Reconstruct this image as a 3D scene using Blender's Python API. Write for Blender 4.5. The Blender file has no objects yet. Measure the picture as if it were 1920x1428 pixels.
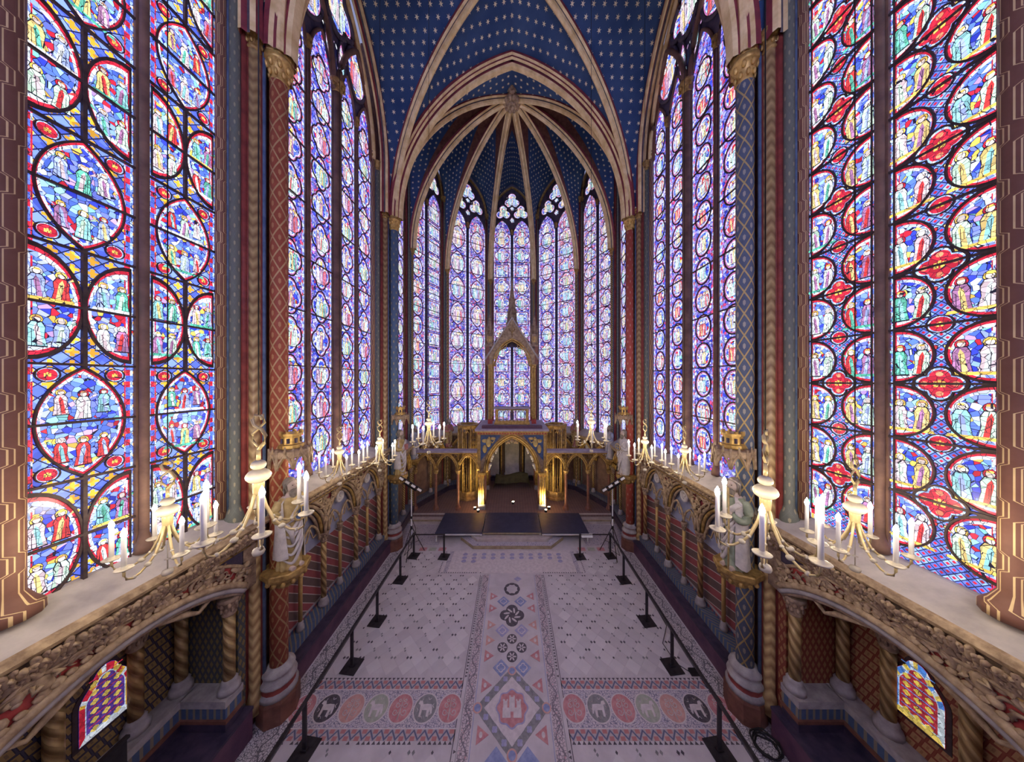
import bpy, math, random
from mathutils import Vector, Matrix
R = random.Random(7)
sc = bpy.context.scene
COL = sc.collection
PI = math.pi
# ---------------------------------------------------------------- camera, world, exposure
cam = bpy.data.cameras.new('camera'); cam.sensor_width = 36.0; cam.lens = 36.0 * 493 / 1920
cam.clip_start = .05; cam.clip_end = 200
camo = bpy.data.objects.new('camera', cam); COL.objects.link(camo)
camo.location = (0, 0, 7.0); camo.rotation_euler = (PI / 2, 0, 0)
sc.camera = camo
w = bpy.data.worlds.new('world'); sc.world = w; w.use_nodes = True
w.node_tree.nodes['Background'].inputs[0].default_value = (.55, .6, 1, 1)
w.node_tree.nodes['Background'].inputs[1].default_value = .12
sc.view_settings.view_transform = 'Standard'; sc.view_settings.look = 'None'
sc.view_settings.gamma = 1; sc.view_settings.use_curve_mapping = False
sc.view_settings.exposure = 2.05
GL = 0.365          # brightness of daylight in the glass
BULB = 55.0      # brightness of the chandelier bulbs

sc.cycles.max_bounces = 5; sc.cycles.diffuse_bounces = 4; sc.cycles.glossy_bounces = 2; sc.cycles.transmission_bounces = 1; sc.cycles.transparent_max_bounces = 2
sc.cycles.adaptive_threshold = .045; sc.cycles.sample_clamp_indirect = 6
# ---------------------------------------------------------------- mesh builder
class MB:
    def __init__(s): s.v = []; s.f = []; s.mi = []; s.c = []; s.sm = []
    def add(s, vs, fs, mi=0, col=None, sm=False):
        o = len(s.v); s.v += [tuple(p) for p in vs]
        for k, f in enumerate(fs):
            s.f.append([i + o for i in f]); s.mi.append(mi[k] if isinstance(mi, list) else mi); s.c.append(col); s.sm.append(sm)
        return s
    def box(s, x0, x1, y0, y1, z0, z1, mi=0, col=None):
        v = [(x, y, z) for z in (z0, z1) for y in (y0, y1) for x in (x0, x1)]
        return s.add(v, [(0, 2, 3, 1), (4, 5, 7, 6), (0, 1, 5, 4), (2, 6, 7, 3), (0, 4, 6, 2), (1, 3, 7, 5)], mi, col)
    def lathe(s, prof, seg=16, cx=0, cy=0, mi=0, sm=True, rf=None, mis=None):
        n = len(prof); vs = []
        for r, z in prof:
            for k in range(seg):
                a = 2 * PI * k / seg; rr = r * (rf(a, z) if rf else 1)
                vs.append((cx + rr * math.cos(a), cy + rr * math.sin(a), z))
        for i in range(n - 1):
            fs = [(i * seg + k, i * seg + (k + 1) % seg, (i + 1) * seg + (k + 1) % seg, (i + 1) * seg + k) for k in range(seg)]
            if i == 0: o = len(s.v); s.v += vs
            for f in fs: s.f.append([q + o for q in f]); s.mi.append(mis[i] if mis else mi); s.c.append(None); s.sm.append(sm)
        for e, rev in ((0, True), (n - 1, False)):
            if prof[e][0] > 1e-4:
                L = [o + e * seg + k for k in range(seg)]
                s.f.append(L[::-1] if rev else L); s.mi.append((mis[min(e, n - 2)] if mis else mi)); s.c.append(None); s.sm.append(False)
        return s
    def tube(s, path, r, seg=8, mi=0, closed=False, sm=True, up=(0, 0, 1), flat=1.0):
        P = [Vector(p) for p in path]; n = len(P); vs = []
        for i, p in enumerate(P):
            if closed: t = P[(i + 1) % n] - P[i - 1]
            else: t = P[min(i + 1, n - 1)] - P[max(i - 1, 0)]
            t.normalize(); u = Vector(up)
            if abs(t.dot(u)) > .97: u = Vector((1, 0, 0)) if abs(t.x) < .9 else Vector((0, 1, 0))
            a = t.cross(u).normalized(); b = a.cross(t).normalized()
            rr = r[i] if isinstance(r, (list, tuple)) else r
            for k in range(seg):
                q = 2 * PI * k / seg
                vs.append(p + a * (rr * math.cos(q)) + b * (rr * flat * math.sin(q)))
        fs = []
        for i in range(n if closed else n - 1):
            j = (i + 1) % n
            for k in range(seg): fs.append((i * seg + k, i * seg + (k + 1) % seg, j * seg + (k + 1) % seg, j * seg + k))
        s.add(vs, fs, mi, None, sm)
        if not closed:
            o = len(s.v) - n * seg
            s.f.append([o + k for k in range(seg)][::-1]); s.mi.append(mi); s.c.append(None); s.sm.append(False)
            s.f.append([o + (n - 1) * seg + k for k in range(seg)]); s.mi.append(mi); s.c.append(None); s.sm.append(False)
        return s
    def prism(s, poly, y0, y1, mi=0, col=None, back=True):     # poly in (x,z)
        n = len(poly); vs = [(x, y0, z) for x, z in poly] + [(x, y1, z) for x, z in poly]
        fs = [tuple(range(n))] + ([tuple(range(n, 2 * n))[::-1]] if back else []) + [(i, i + n, (i + 1) % n + n, (i + 1) % n) for i in range(n)]
        return s.add(vs, fs, mi, col)
    def flatp(s, poly, y, mi=0, col=None):
        return s.add([(x, y, z) for x, z in poly], [tuple(range(len(poly)))], mi, col)
    def ring(s, pin, pout, y0, y1, mi=0, cols=None):            # band between two outlines; y0 = room side
        n = len(pin)
        for i in range(n):
            j = (i + 1) % n
            vs = [(pin[i][0], y0, pin[i][1]), (pin[j][0], y0, pin[j][1]), (pout[j][0], y0, pout[j][1]), (pout[i][0], y0, pout[i][1])]
            c = cols[i % len(cols)] if cols else None
            s.add(vs, [(0, 1, 2, 3)], mi, c)
            if abs(y1 - y0) > 1e-5:
                for q in (pin, pout):
                    s.add([(q[i][0], y0, q[i][1]), (q[j][0], y0, q[j][1]), (q[j][0], y1, q[j][1]), (q[i][0], y1, q[i][1])], [(0, 1, 2, 3)], mi, c)
        return s
    def ball(s, c, rx, ry=None, rz=None, seg=12, rings=8, mi=0, fn=None):
        ry = ry or rx; rz = rz or rx; vs = []
        for i in range(rings + 1):
            t = PI * i / rings
            for k in range(seg):
                a = 2 * PI * k / seg
                d = fn(a, t) if fn else 1
                vs.append((c[0] + rx * d * math.sin(t) * math.cos(a), c[1] + ry * d * math.sin(t) * math.sin(a), c[2] - rz * math.cos(t)))
        fs = [(i * seg + k, i * seg + (k + 1) % seg, (i + 1) * seg + (k + 1) % seg, (i + 1) * seg + k) for i in range(rings) for k in range(seg)]
        return s.add(vs, fs, mi, None, True)
    def sweep(s, prof, path, side, mis, sm=False, caps=True):   # prof (b,n); side: constant sideways vector; n = room side
        P = [Vector(p) for p in path]; n = len(P); m = len(prof); vs = []
        B = Vector(side).normalized()
        for i, p in enumerate(P):
            t = (P[min(i + 1, n - 1)] - P[max(i - 1, 0)]).normalized()
            N = t.cross(B).normalized()
            for b, q in prof: vs.append(p + B * b + N * q)
        fs = []; mm = []
        for i in range(n - 1):
            for k in range(m - 1):
                fs.append((i * m + k, i * m + k + 1, (i + 1) * m + k + 1, (i + 1) * m + k)); mm.append(mis[k])
        return s.add(vs, fs, mm, None, sm)
    def grid(s, rows, mi=0, sm=True, mif=None):
        n = len(rows); m = len(rows[0]); fs = []; mm = []
        for i in range(n - 1):
            for k in range(m - 1):
                fs.append((i * m + k, i * m + k + 1, (i + 1) * m + k + 1, (i + 1) * m + k)); mm.append(mif(i, k) if mif else mi)
        return s.add([p for r in rows for p in r], fs, mm, None, sm)
    def mesh(s, name, mats):
        me = bpy.data.meshes.new(name); me.from_pydata(s.v, [], s.f)
        for m in (mats if isinstance(mats, (list, tuple)) else [mats]): me.materials.append(M[m])
        me.polygons.foreach_set('material_index', s.mi); me.polygons.foreach_set('use_smooth', s.sm)
        if any(c is not None for c in s.c):
            ca = me.color_attributes.new('Col', 'FLOAT_COLOR', 'CORNER'); buf = []
            for f, c in zip(s.f, s.c): buf += list((c or (0, 0, 0)) + (1,)) * len(f)
            ca.data.foreach_set('color', buf)
        me.update(); return me
    def build(s, name, mats, parent=None, loc=(0, 0, 0), rot=(0, 0, 0)):
        return obj(name, s.mesh(name, mats), parent, loc, rot)
def obj(name, me, parent=None, loc=(0, 0, 0), rot=(0, 0, 0), scale=None):
    o = bpy.data.objects.new(name, me); COL.objects.link(o); o.parent = parent
    o.location = loc; o.rotation_euler = rot
    if scale: o.scale = scale
    return o
def tag(o, label, cat, group=None):
    o['label'] = label; o['category'] = cat
    if group: o['group'] = group
    return o
def struct(o): o['kind'] = 'structure'; return o
def stuff(o): o['kind'] = 'stuff'; return o
def empty(name, loc=(0, 0, 0), rz=0): return obj(name, None, None, loc, (0, 0, rz))
CACHE = {}
def cached(key, fn):
    if key not in CACHE: CACHE[key] = fn()
    return CACHE[key]
def copy_tree(o, parent=None):
    c = o.copy(); COL.objects.link(c); c.parent = parent
    for ch in o.children: copy_tree(ch, c)
    return c
def arc_pts(a, b, n=12):          # quarter of a pointed arch: run a, rise b, from (0,0) vertical tangent to (a,b)
    if b >= a * .999:
        r = (a * a + b * b) / (2 * a); th = math.asin(min(1, b / r))
        if r < a: th = PI - th
        return [(r - r * math.cos(th * i / n), r * math.sin(th * i / n)) for i in range(n + 1)]
    return [(a * (1 - math.cos(PI / 2 * i / n)), b * math.sin(PI / 2 * i / n)) for i in range(n + 1)]
def pointed(x0, x1, zs, za, n=10):    # pointed arch polyline from (x0,zs) over apex to (x1,zs)
    a = (x1 - x0) / 2; q = arc_pts(a, za - zs, n)
    L = [(x0 + p, zs + z) for p, z in q]; Rr = [(x1 - p, zs + z) for p, z in q]
    return L + Rr[::-1][1:]

def smooth(pts, n=4):             # Catmull-Rom through the points
    P = [Vector(p) for p in pts]; P = [P[0] * 2 - P[1]] + P + [P[-1] * 2 - P[-2]]; out = []
    for a, b, c, d in zip(P, P[1:], P[2:], P[3:]):
        for k in range(n):
            t = k / n; out.append(.5 * ((2 * b) + (c - a) * t + (2 * a - 5 * b + 4 * c - d) * t * t + (3 * b - a - 3 * c + d) * t ** 3))
    return out + [P[-2]]
def smooth_r(r, n=4): return [a + (b - a) * k / n for a, b in zip(r, r[1:]) for k in range(n)] + [r[-1]]
# ---------------------------------------------------------------- node helper
M = {}
class S:
    def __init__(s, g, k): s.g = g; s.k = k
    def _m(s, op, *a): return s.g.math(op, *a)
    def __add__(s, o): return s._m('ADD', s, o)
    def __radd__(s, o): return s._m('ADD', o, s)
    def __sub__(s, o): return s._m('SUBTRACT', s, o)
    def __rsub__(s, o): return s._m('SUBTRACT', o, s)
    def __mul__(s, o): return s._m('MULTIPLY', s, o)
    def __rmul__(s, o): return s._m('MULTIPLY', o, s)
    def __truediv__(s, o): return s._m('DIVIDE', s, o)
    def __lt__(s, o): return s._m('LESS_THAN', s, o)
    def __gt__(s, o): return s._m('GREATER_THAN', s, o)
    def fr(s): return s._m('FRACT', s)
    def fl(s): return s._m('FLOOR', s)
    def ab(s): return s._m('ABSOLUTE', s)
    def mx(s, o): return s._m('MAXIMUM', s, o)
    def mn(s, o): return s._m('MINIMUM', s, o)
    def sin(s): return s._m('SINE', s)
    def mod(s, o): return s._m('FLOORED_MODULO', s, o)
class G:
    def __init__(s, name, rough=.6, metal=0., col=(.5, .5, .5), spec=.3):
        m = bpy.data.materials.new(name); m.use_nodes = True; s.t = m.node_tree; s.m = m; M[name] = m
        s.b = s.t.nodes['Principled BSDF']
        s.b.inputs['Roughness'].default_value = rough; s.b.inputs['Metallic'].default_value = metal
        s.b.inputs['Base Color'].default_value = (*col, 1); s.b.inputs['Specular IOR Level'].default_value = spec
    def node(s, ty): return s.t.nodes.new('ShaderNode' + ty)
    def put(s, inp, v):
        if isinstance(v, S): s.t.links.new(v.k, inp)
        elif isinstance(v, tuple): inp.default_value = (*v, 1) if len(v) == 3 and len(inp.default_value) == 4 else v
        else: inp.default_value = v
    def math(s, op, *a):
        n = s.node('Math'); n.operation = op
        for i, v in enumerate(a): s.put(n.inputs[i], v)
        return S(s, n.outputs[0])
    def xyz(s, kind='Object'):
        if not hasattr(s, '_tc'): s._tc = s.node('TexCoord')
        n = s.node('SeparateXYZ'); s.t.links.new(s._tc.outputs[kind], n.inputs[0])
        return [S(s, n.outputs[i]) for i in range(3)]
    def vec(s, x, y, z):
        n = s.node('CombineXYZ')
        for i, v in enumerate((x, y, z)): s.put(n.inputs[i], v)
        return S(s, n.outputs[0])
    def mix(s, f, a, b):
        n = s.node('Mix'); n.data_type = 'RGBA'; s.put(n.inputs[0], f); s.put(n.inputs[6], a); s.put(n.inputs[7], b)
        return S(s, n.outputs[2])
    def mul(s, a, b):
        n = s.node('Mix'); n.data_type = 'RGBA'; n.blend_type = 'MULTIPLY'; n.inputs[0].default_value = 1; s.put(n.inputs[6], a); s.put(n.inputs[7], b)
        return S(s, n.outputs[2])
    def noise(s, scale, detail=3, vec=None, rough=.6):
        n = s.node('TexNoise'); n.inputs['Scale'].default_value = scale; n.inputs['Detail'].default_value = detail; n.inputs['Roughness'].default_value = rough
        if vec is None:
            s.xyz(); s.t.links.new(s._tc.outputs['Object'], n.inputs['Vector'])
        else: s.put(n.inputs['Vector'], vec)
        return S(s, n.outputs['Fac'])
    def voro(s, scale, vec, feat='F1', rnd=1.0, out='Color'):
        n = s.node('TexVoronoi'); n.feature = feat; n.inputs['Scale'].default_value = scale; n.inputs['Randomness'].default_value = rnd
        s.put(n.inputs['Vector'], vec); return S(s, n.outputs[out])
    def rgb(s, c):
        n = s.node('SeparateColor'); s.put(n.inputs[0], c); return [S(s, n.outputs[i]) for i in range(3)]
    def ramp(s, f, stops, const=True):
        n = s.node('ValToRGB'); cr = n.color_ramp; cr.interpolation = 'CONSTANT' if const else 'LINEAR'
        while len(cr.elements) < len(stops): cr.elements.new(.5)
        for e, (p, c) in zip(cr.elements, stops): e.position = p; e.color = (*c, 1)
        s.put(n.inputs[0], f); return S(s, n.outputs[0])
    def rand(s): n = s.node('ObjectInfo'); return S(s, n.outputs['Random'])
    def attr(s, name='Col'): n = s.node('Attribute'); n.attribute_name = name; return S(s, n.outputs['Color'])
    def hsv(s, c, v=1.0, sat=1.0):
        n = s.node('HueSaturation'); s.put(n.inputs['Color'], c); s.put(n.inputs['Value'], v); s.put(n.inputs['Saturation'], sat); return S(s, n.outputs[0])
    def base(s, c): s.put(s.b.inputs['Base Color'], c); return s
    def emit(s, c, st): s.put(s.b.inputs['Emission Color'], c); s.put(s.b.inputs['Emission Strength'], st); return s
    def bump(s, h, st=.3, d=.02):
        n = s.node('Bump'); n.inputs['Strength'].default_value = st; n.inputs['Distance'].default_value = d
        s.put(n.inputs['Height'], h); s.t.links.new(n.outputs[0], s.b.inputs['Normal']); return s
# ---------------------------------------------------------------- materials
def worn(name, c1, c2, scale=6, rough=.6, metal=0, bump=.25, lo=.35, hi=.65, d=.02):
    g = G(name, rough, metal); n = g.noise(scale, 5)
    f = g.ramp(n, [(lo, (0, 0, 0)), (hi, (1, 1, 1))], False)
    g.base(g.mix(f, c1, c2))
    if bump: g.bump(n, bump, d)
    return g
worn('ledge_stone', (.36, .33, .31), (.52, .48, .44), 2.2, .85, 0, .15)
worn('carved_stone', (.17, .11, .075), (.42, .31, .21), 7, .7, 0, .3)
worn('carved_tan', (.24, .165, .10), (.50, .375, .23), 9, .65, 0, .3)
worn('grey_stone', (.26, .24, .24), (.42, .39, .38), 5, .8, 0, .2)
worn('pale_stone', (.42, .40, .40), (.62, .58, .54), 4, .8, 0, .2)
worn('gold', (.36, .22, .06), (.68, .46, .15), 8, .42, .35, .15)
worn('old_gold', (.22, .13, .04), (.50, .33, .11), 9, .5, .3, .2)
worn('cream_gold', (.60, .43, .19), (.84, .67, .37), 3, .5, .1, .1)
worn('rib_red', (.16, .03, .045), (.26, .05, .06), 4, .6)
worn('rib_dark', (.05, .045, .06), (.12, .10, .11), 4, .6)
worn('shaft_red', (.16, .03, .028), (.27, .055, .045), 5, .55)
worn('shaft_blue', (.06, .10, .19), (.12, .18, .28), 5, .55)
worn('shaft_brown', (.12, .05, .035), (.21, .09, .06), 5, .6)
worn('mullion_brown', (.13, .075, .06), (.24, .14, .10), 3, .6, 0, .1)
worn('dark_paint', (.035, .03, .06), (.08, .06, .09), 5, .6)
worn('bench_purple', (.075, .035, .07), (.14, .065, .10), 3, .5, 0, .1)
worn('bench_top', (.03, .025, .05), (.07, .05, .08), 5, .5, 0, .1)
worn('vault_blue', (.018, .05, .14), (.042, .09, .20), .7, .75, 0, 0)
worn('vault_band', (.10, .035, .03), (.19, .085, .055), 5, .7, 0, .15)
worn('star_gold', (.62, .55, .36), (.80, .74, .55), 3, .5, 0, 0)
worn('tracery', (.05, .045, .085), (.12, .095, .13), 4, .7, 0, .1)
worn('lead', (.045, .032, .035), (.085, .06, .06), 10, .6, .2, .1)
worn('red_paint', (.30, .035, .035), (.45, .08, .07), 6, .6)
worn('blue_paint', (.045, .08, .20), (.09, .15, .30), 6, .6)
worn('screen_gold', (.30, .19, .07), (.56, .38, .15), 7, .5, .25, .2)
worn('screen_red', (.20, .085, .06), (.30, .14, .09), 6, .5)
worn('deck', (.03, .035, .075), (.045, .05, .10), 4, .55, 0, 0)
worn('alu', (.62, .62, .63), (.75, .75, .75), 3, .4, .1, 0)
worn('black_metal', (.014, .013, .016), (.03, .027, .03), 8, .45, .3, .1)
worn('rail_metal', (.03, .026, .032), (.055, .05, .055), 8, .4, .4, .1)
worn('cable', (.01, .01, .012), (.02, .02, .022), 8, .5, 0, 0)
worn('chand_cream', (.40, .36, .28), (.52, .47, .37), 6, .4, .05, .05)
worn('chand_gold', (.40, .31, .15), (.56, .45, .24), 6, .35, .2, .05)
worn('candle', (.80, .79, .78), (.86, .85, .84), 4, .45, 0, 0)
worn('tarp', (.045, .042, .02), (.075, .07, .035), 4, .8, 0, .4)
worn('statue_gold', (.38, .28, .11), (.58, .45, .20), 9, .6, .1, .3)
worn('statue_pale', (.44, .41, .40), (.62, .58, .54), 7, .7, 0, .3)
worn('statue_blue', (.30, .34, .42), (.48, .52, .58), 7, .7, 0, .3)
worn('statue_flesh', (.45, .36, .30), (.60, .49, .41), 7, .7, 0, .2)
worn('statue_hair', (.36, .31, .25), (.54, .48, .40), 12, .8, 0, .5)
worn('statue_rose', (.32, .12, .13), (.46, .22, .21), 7, .7, 0, .3)
worn('statue_green', (.20, .25, .17), (.36, .40, .28), 7, .7, 0, .3)
worn('door_white', (.34, .34, .35), (.50, .50, .50), 3, .8, 0, .3)
worn('wood_dark', (.055, .03, .022), (.11, .06, .04), 5, .5, 0, .2)
worn('slab_violet', (.30, .26, .34), (.42, .37, .44), 4, .6, 0, .1)
worn('step_stone', (.42, .36, .34), (.56, .49, .46), 4, .7, 0, .1)
worn('step_gold', (.28, .22, .14), (.42, .34, .22), 6, .6, 0, .1)
worn('wall_umber', (.14, .085, .07), (.25, .16, .12), 3, .7, 0, .2)
G('bulb', .3, 0, (1, .9, .7)).emit((1, .83, .58), BULB)
G('spot_bulb', .3, 0, (1, .9, .7)).emit((1, .78, .42), 260.0)
# ---- painted cylinder patterns (object origin on the axis)
def cyl(g):
    x, y, z = g.xyz(); return g.math('ARCTAN2', y, x) * (1 / (2 * PI)) + .5, z
def band(v, c, wd): return (v - c).ab() < wd
def lattice(name, base1, base2, line, motif, k, f, lw=.07, rough=.55):
    g = G(name, rough); a, z = cyl(g)
    p = a * k + z * f; q = a * k - z * f
    pf = p.fr(); qf = q.fr()
    ln = ((pf - .5).ab() > .5 - lw).mx((qf - .5).ab() > .5 - lw)
    u = pf + qf - 1; v = pf - qf              # across, up
    stem = (u.ab() < .07) * (v.ab() < .26)
    lobes = ((u.ab() - .13).ab() < .06) * ((v - .05).ab() < .14 - .0) + ((v + .12).ab() < .05) * (u.ab() < .17)
    mo = stem.mx(lobes)
    n = g.noise(8, 4); c = g.mix(n, base1, base2)
    c = g.mix(ln, c, g.mix(n, line, tuple(min(1, x * 1.4) for x in line))); c = g.mix(mo * .8, c, motif); g.base(c); g.bump(ln + n * .3, .2, .01)
lattice('red_lattice', (.24, .05, .028), (.40, .11, .055), (.42, .28, .13), (.50, .27, .12), 4, 2.2, .06)
lattice('blue_lattice', (.075, .10, .16), (.14, .18, .25), (.46, .34, .13), (.48, .44, .34), 4, 2.2, .06)
lattice('blue_fleur', (.07, .12, .20), (.13, .20, .29), (.09, .14, .22), (.55, .46, .20), 5, 2.2, .02)
lattice('red_castle', (.34, .06, .045), (.50, .11, .07), (.37, .075, .05), (.62, .40, .30), 5, 2.2, .02)
lattice('green_spray', (.13, .14, .12), (.19, .21, .17), (.15, .17, .14), (.42, .38, .24), 4, 3.0, .02)
def spiral(name, c1, c2, k, f, duty=.5, rough=.45):
    g = G(name, rough, .25); a, z = cyl(g); t = (a * k + z * f).fr(); n = g.noise(9, 4)
    h = (t - .5).ab() * 2; s_ = g.ramp(h, [(duty - .2, (0, 0, 0)), (duty + .2, (1, 1, 1))], False)
    g.base(g.mix(s_, g.mix(n, c1, tuple(x * .7 for x in c1)), g.mix(n, c2, tuple(x * .7 for x in c2)))); g.bump(h, .7, .03)
spiral('gold_spiral', (.30, .185, .075), (.60, .43, .19), 3, 4.2)
spiral('rust_spiral', (.24, .12, .05), (.52, .33, .13), 3, 3.8)
spiral('gold_fine', (.28, .18, .06), (.66, .49, .22), 4, 9)
g = G('gold_chevron', .45, .25); a, z = cyl(g); t = (z * 4.5 + ((a * 3).fr() - .5).ab() * 1.0).fr(); n = g.noise(10, 4)
g.base(g.mix(g.ramp(t, [(0, (0, 0, 0)), (.5, (1, 1, 1)), (.9, (0, 0, 0))], False), g.mix(n, (.26, .15, .06), (.34, .22, .10)), g.mix(n, (.48, .34, .15), (.70, .53, .26)))); g.bump(t, .5, .02)
g = G('gold_plain_col', .45, .3); n = g.noise(7, 4); g.base(g.mix(n, (.34, .21, .07), (.60, .42, .16))); g.bump(n, .2, .01)
# brown jamb with gilded key pattern (x across, z up)
g = G('jamb_key', .55); x, y, z = g.xyz(); n = g.noise(6, 4)
a = g.math('ARCTAN2', y, x)
zz = ((z * 1.7).fr() - .5).ab()
off = g.ramp(zz, [(0, (0, 0, 0)), (.14, (0, 0, 0)), (.20, (1, 1, 1)), (.5, (1, 1, 1))], False)
o1 = g.rgb(off)[0] * .5
ln = band((a + o1).mod(1.05), .2, .055).mx(band((a + o1).mod(1.05), .52, .04))
g.base(g.mix(ln, g.mix(n, (.13, .055, .04), (.21, .10, .07)), g.mix(n, (.55, .38, .17), (.75, .58, .32))))
# diagonal painted stripes of the dado; k = tilt
def stripes(name, k):
    g = G(name, .65); x, y, z = g.xyz(); n = g.noise(5, 4)
    t = ((z + y * k) * 2.2).fr(); wl = (t < .05).mx(band(t, .5, .025))
    c = g.mix(t < .5, g.mix(n, (.10, .065, .06), (.16, .11, .10)), g.mix(n, (.22, .05, .06), (.33, .095, .095)))
    c = g.mix(wl, c, (.50, .43, .40))
    c = g.mix(z > 2.42, c, g.mix(n, (.25, .27, .40), (.36, .38, .50)))
    pl = (z < .86); bl = band(z, .72, .07); tt = (y * 7).fr()
    c = g.mix(pl, c, g.mix(n, (.30, .28, .29), (.40, .37, .36))); c = g.mix(bl, c, g.mix(tt < .5, (.06, .09, .18), (.28, .09, .10)))
    g.base(c)
stripes('stripes_l', .85); stripes('stripes_r', .22)
# gilded scale pattern of the niches
def scales(name, ground, ground2, tile, tile2, line):
    g = G(name, .5, .1); x, y, z = g.xyz(); n = g.noise(5, 4); s_ = y + x * .0
    if True: s_ = y + x
    u = s_ * 8.2; v = z * 6.8; row = v.fl(); uu = (u + row * .5).fr() - .5 + (v.fr() - .5) * .35; vv = v.fr() - .5
    inside = (uu.ab() < .37) * (vv.ab() < .39); rim = (uu.ab() < .44) * (vv.ab() < .46)
    c = g.mix(rim, g.mix(n, ground, ground2), line); c = g.mix(inside, c, g.mix(n, tile, tile2))
    mid = (uu.ab() < .10) * (vv.ab() < .2); c = g.mix(mid * .45, c, ground); g.base(c); g.bump(inside, .4, .01)
scales('niche_dark', (.05, .045, .075), (.08, .07, .10), (.24, .155, .055), (.36, .25, .10), (.035, .03, .05))
scales('niche_red', (.20, .055, .03), (.28, .08, .045), (.36, .20, .09), (.46, .27, .13), (.22, .045, .03))
def lozenges(name, c1, c2, ca, cb):
    g = G(name, .5, .1); x, y, z = g.xyz(); n = g.noise(5, 4); u = (x + y) * 9; v = z * 4.5
    p = (u + v).fr() - .5; q = (u - v).fr() - .5; ins = (p.ab() < .3) * (q.ab() < .3)
    g.base(g.mix(ins, g.mix(n, c1, c2), g.mix(n, ca, cb))); g.bump(ins, .3, .01)
lozenges('lozenge_dark', (.05, .06, .07), (.08, .09, .09), (.17, .13, .05), (.25, .19, .08))
lozenges('lozenge_red', (.17, .04, .025), (.23, .06, .035), (.28, .14, .06), (.36, .20, .09))
g = G('plinth_band', .6); x, y, z = g.xyz(); n = g.noise(8, 3); t = ((x + y) * 8).fr()
c = g.mix((t - .5).ab() < .33, (.22, .19, .14), g.mix(n, (.05, .08, .16), (.09, .14, .24))); g.base(c)
# ---- stained glass
def glass(name, stops, scale, st, lead=.05, lat=None, z0=0.0, squash=1.0, leadcol=(.006, .006, .02)):
    g = G(name, .25, 0, (.02, .02, .03)); x, y, z = g.xyz(); rd = g.rand()
    vv = g.vec(x + rd * 37.0, z * squash + rd * 91.0, 0.0)
    cell = g.rgb(g.voro(scale, vv)); d = g.voro(scale, vv, 'DISTANCE_TO_EDGE', 1.0, 'Distance')
    c = g.ramp(cell[0], stops)
    if lat: c = lat(g, x, z, c)
    bright = cell[1] * .9 + .55
    ld = d > lead
    if lat: ld = ld.mx(0)
    g.emit(g.mix(ld, leadcol, g.hsv(c, bright)), st * GL)
    return g
DB = (.03, .05, .62); MBL = (.10, .20, .90); LB = (.30, .50, 1.0); RD = (.62, .02, .045); YL = (.95, .62, .12); WH = (.85, .92, 1.0); GN = (.10, .52, .38); PU = (.34, .14, .45); PK = (.85, .58, .66); TL = (.28, .72, .78)
near_field = [(0, DB), (.16, MBL), (.42, (.20, .26, .95)), (.58, LB), (.68, (.68, .78, 1.0)), (.76, TL), (.83, RD), (.90, (.55, .35, .75)), (.96, YL)]
mid_field = [(0, DB), (.22, MBL), (.42, (.24, .28, .95)), (.55, (.42, .40, 1.0)), (.64, WH), (.76, (.62, .70, 1)), (.82, RD), (.90, TL), (.96, YL)]
mid_bg = [(0, DB), (.14, (.12, .14, .80)), (.34, (.30, .22, .82)), (.52, (.30, .32, .95)), (.70, (.60, .06, .20)), (.78, (.52, .50, 1.)), (.88, WH), (.95, (.40, .14, .55))]
aps_field = [(0, (.10, .14, .70)), (.20, (.30, .38, .95)), (.38, WH), (.52, (.70, .74, 1.)), (.70, (.75, .25, .35)), (.80, (.45, .75, .85)), (.90, (.55, .40, .85))]
aps_bg = [(0, (.10, .10, .65)), (.22, (.28, .26, .88)), (.44, (.46, .42, .98)), (.62, (.72, .72, 1)), (.76, (.68, .16, .36)), (.87, (.40, .22, .75))]
aps_red = [(0, (.22, .18, .70)), (.18, (.44, .34, .88)), (.38, (.75, .30, .45)), (.58, (.66, .56, .98)), (.76, (.85, .80, 1)), (.87, (.62, .18, .35))]
def lat_l(g, x, z, c):       # blue lozenges between yellow crosses
    a = 1 / .082; p = ((x + z) * a * .5); q = ((x - z) * a * .5)
    pf = p.fr() - .5; qf = q.fr() - .5
    u = pf + qf; v = pf - qf
    odd = ((p.fl() + q.fl()).mod(2)) < .5
    cr = ((u.ab() < .24) * (v.ab() < .70)).mx((v.ab() < .24) * (u.ab() < .70))
    c2 = g.mix(((p.fl() * 7.3 + q.fl() * 3.1).sin().fr()) < .5, (.10, .16, .85), (.22, .34, .95))
    ln = (pf.ab() > .45).mx(qf.ab() > .45)
    c2 = g.mix(cr * odd, c2, (.90, .46, .04)); return g.mix(ln, c2, (.01, .01, .05))
def lat_r(g, x, z, c):       # blue ground with red lozenges
    a = 1 / .10; p = ((x + z) * a); q = ((x - z) * a); pf = p.fr() - .5; qf = q.fr() - .5
    rdm = (pf.ab() < .2) * (qf.ab() < .2); ln = (pf.ab() > .43).mx(qf.ab() > .43)
    c2 = g.mix(((p.fl() * 5.3 + q.fl() * 2.7).sin().fr()) < .4, (.12, .20, .85), (.28, .45, .98))
    c2 = g.mix(rdm, c2, RD); return g.mix(ln, c2, (.01, .01, .05))
glass('glass_bg_nl', near_field, 9, 1.0, .0, lat_l)
glass('glass_bg_nr', near_field, 14, 1.0, .0, lat_r)
glass('glass_field_nl', near_field, 16, 1.1, .035)
glass('glass_field_nr', near_field, 16, 1.15, .035)
glass('glass_bg_mid', mid_bg, 13, .95, .045)
glass('glass_field_mid', mid_field, 12, 1.2, .045)
glass('glass_bg_aps', aps_bg, 9, .72, .05)
glass('glass_rose', aps_field, 5, 6.0, .04)  # unseen west rose, glow raised far above the other glass as interior fill
glass('glass_bg_apr', aps_red, 9, .75, .05)
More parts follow.
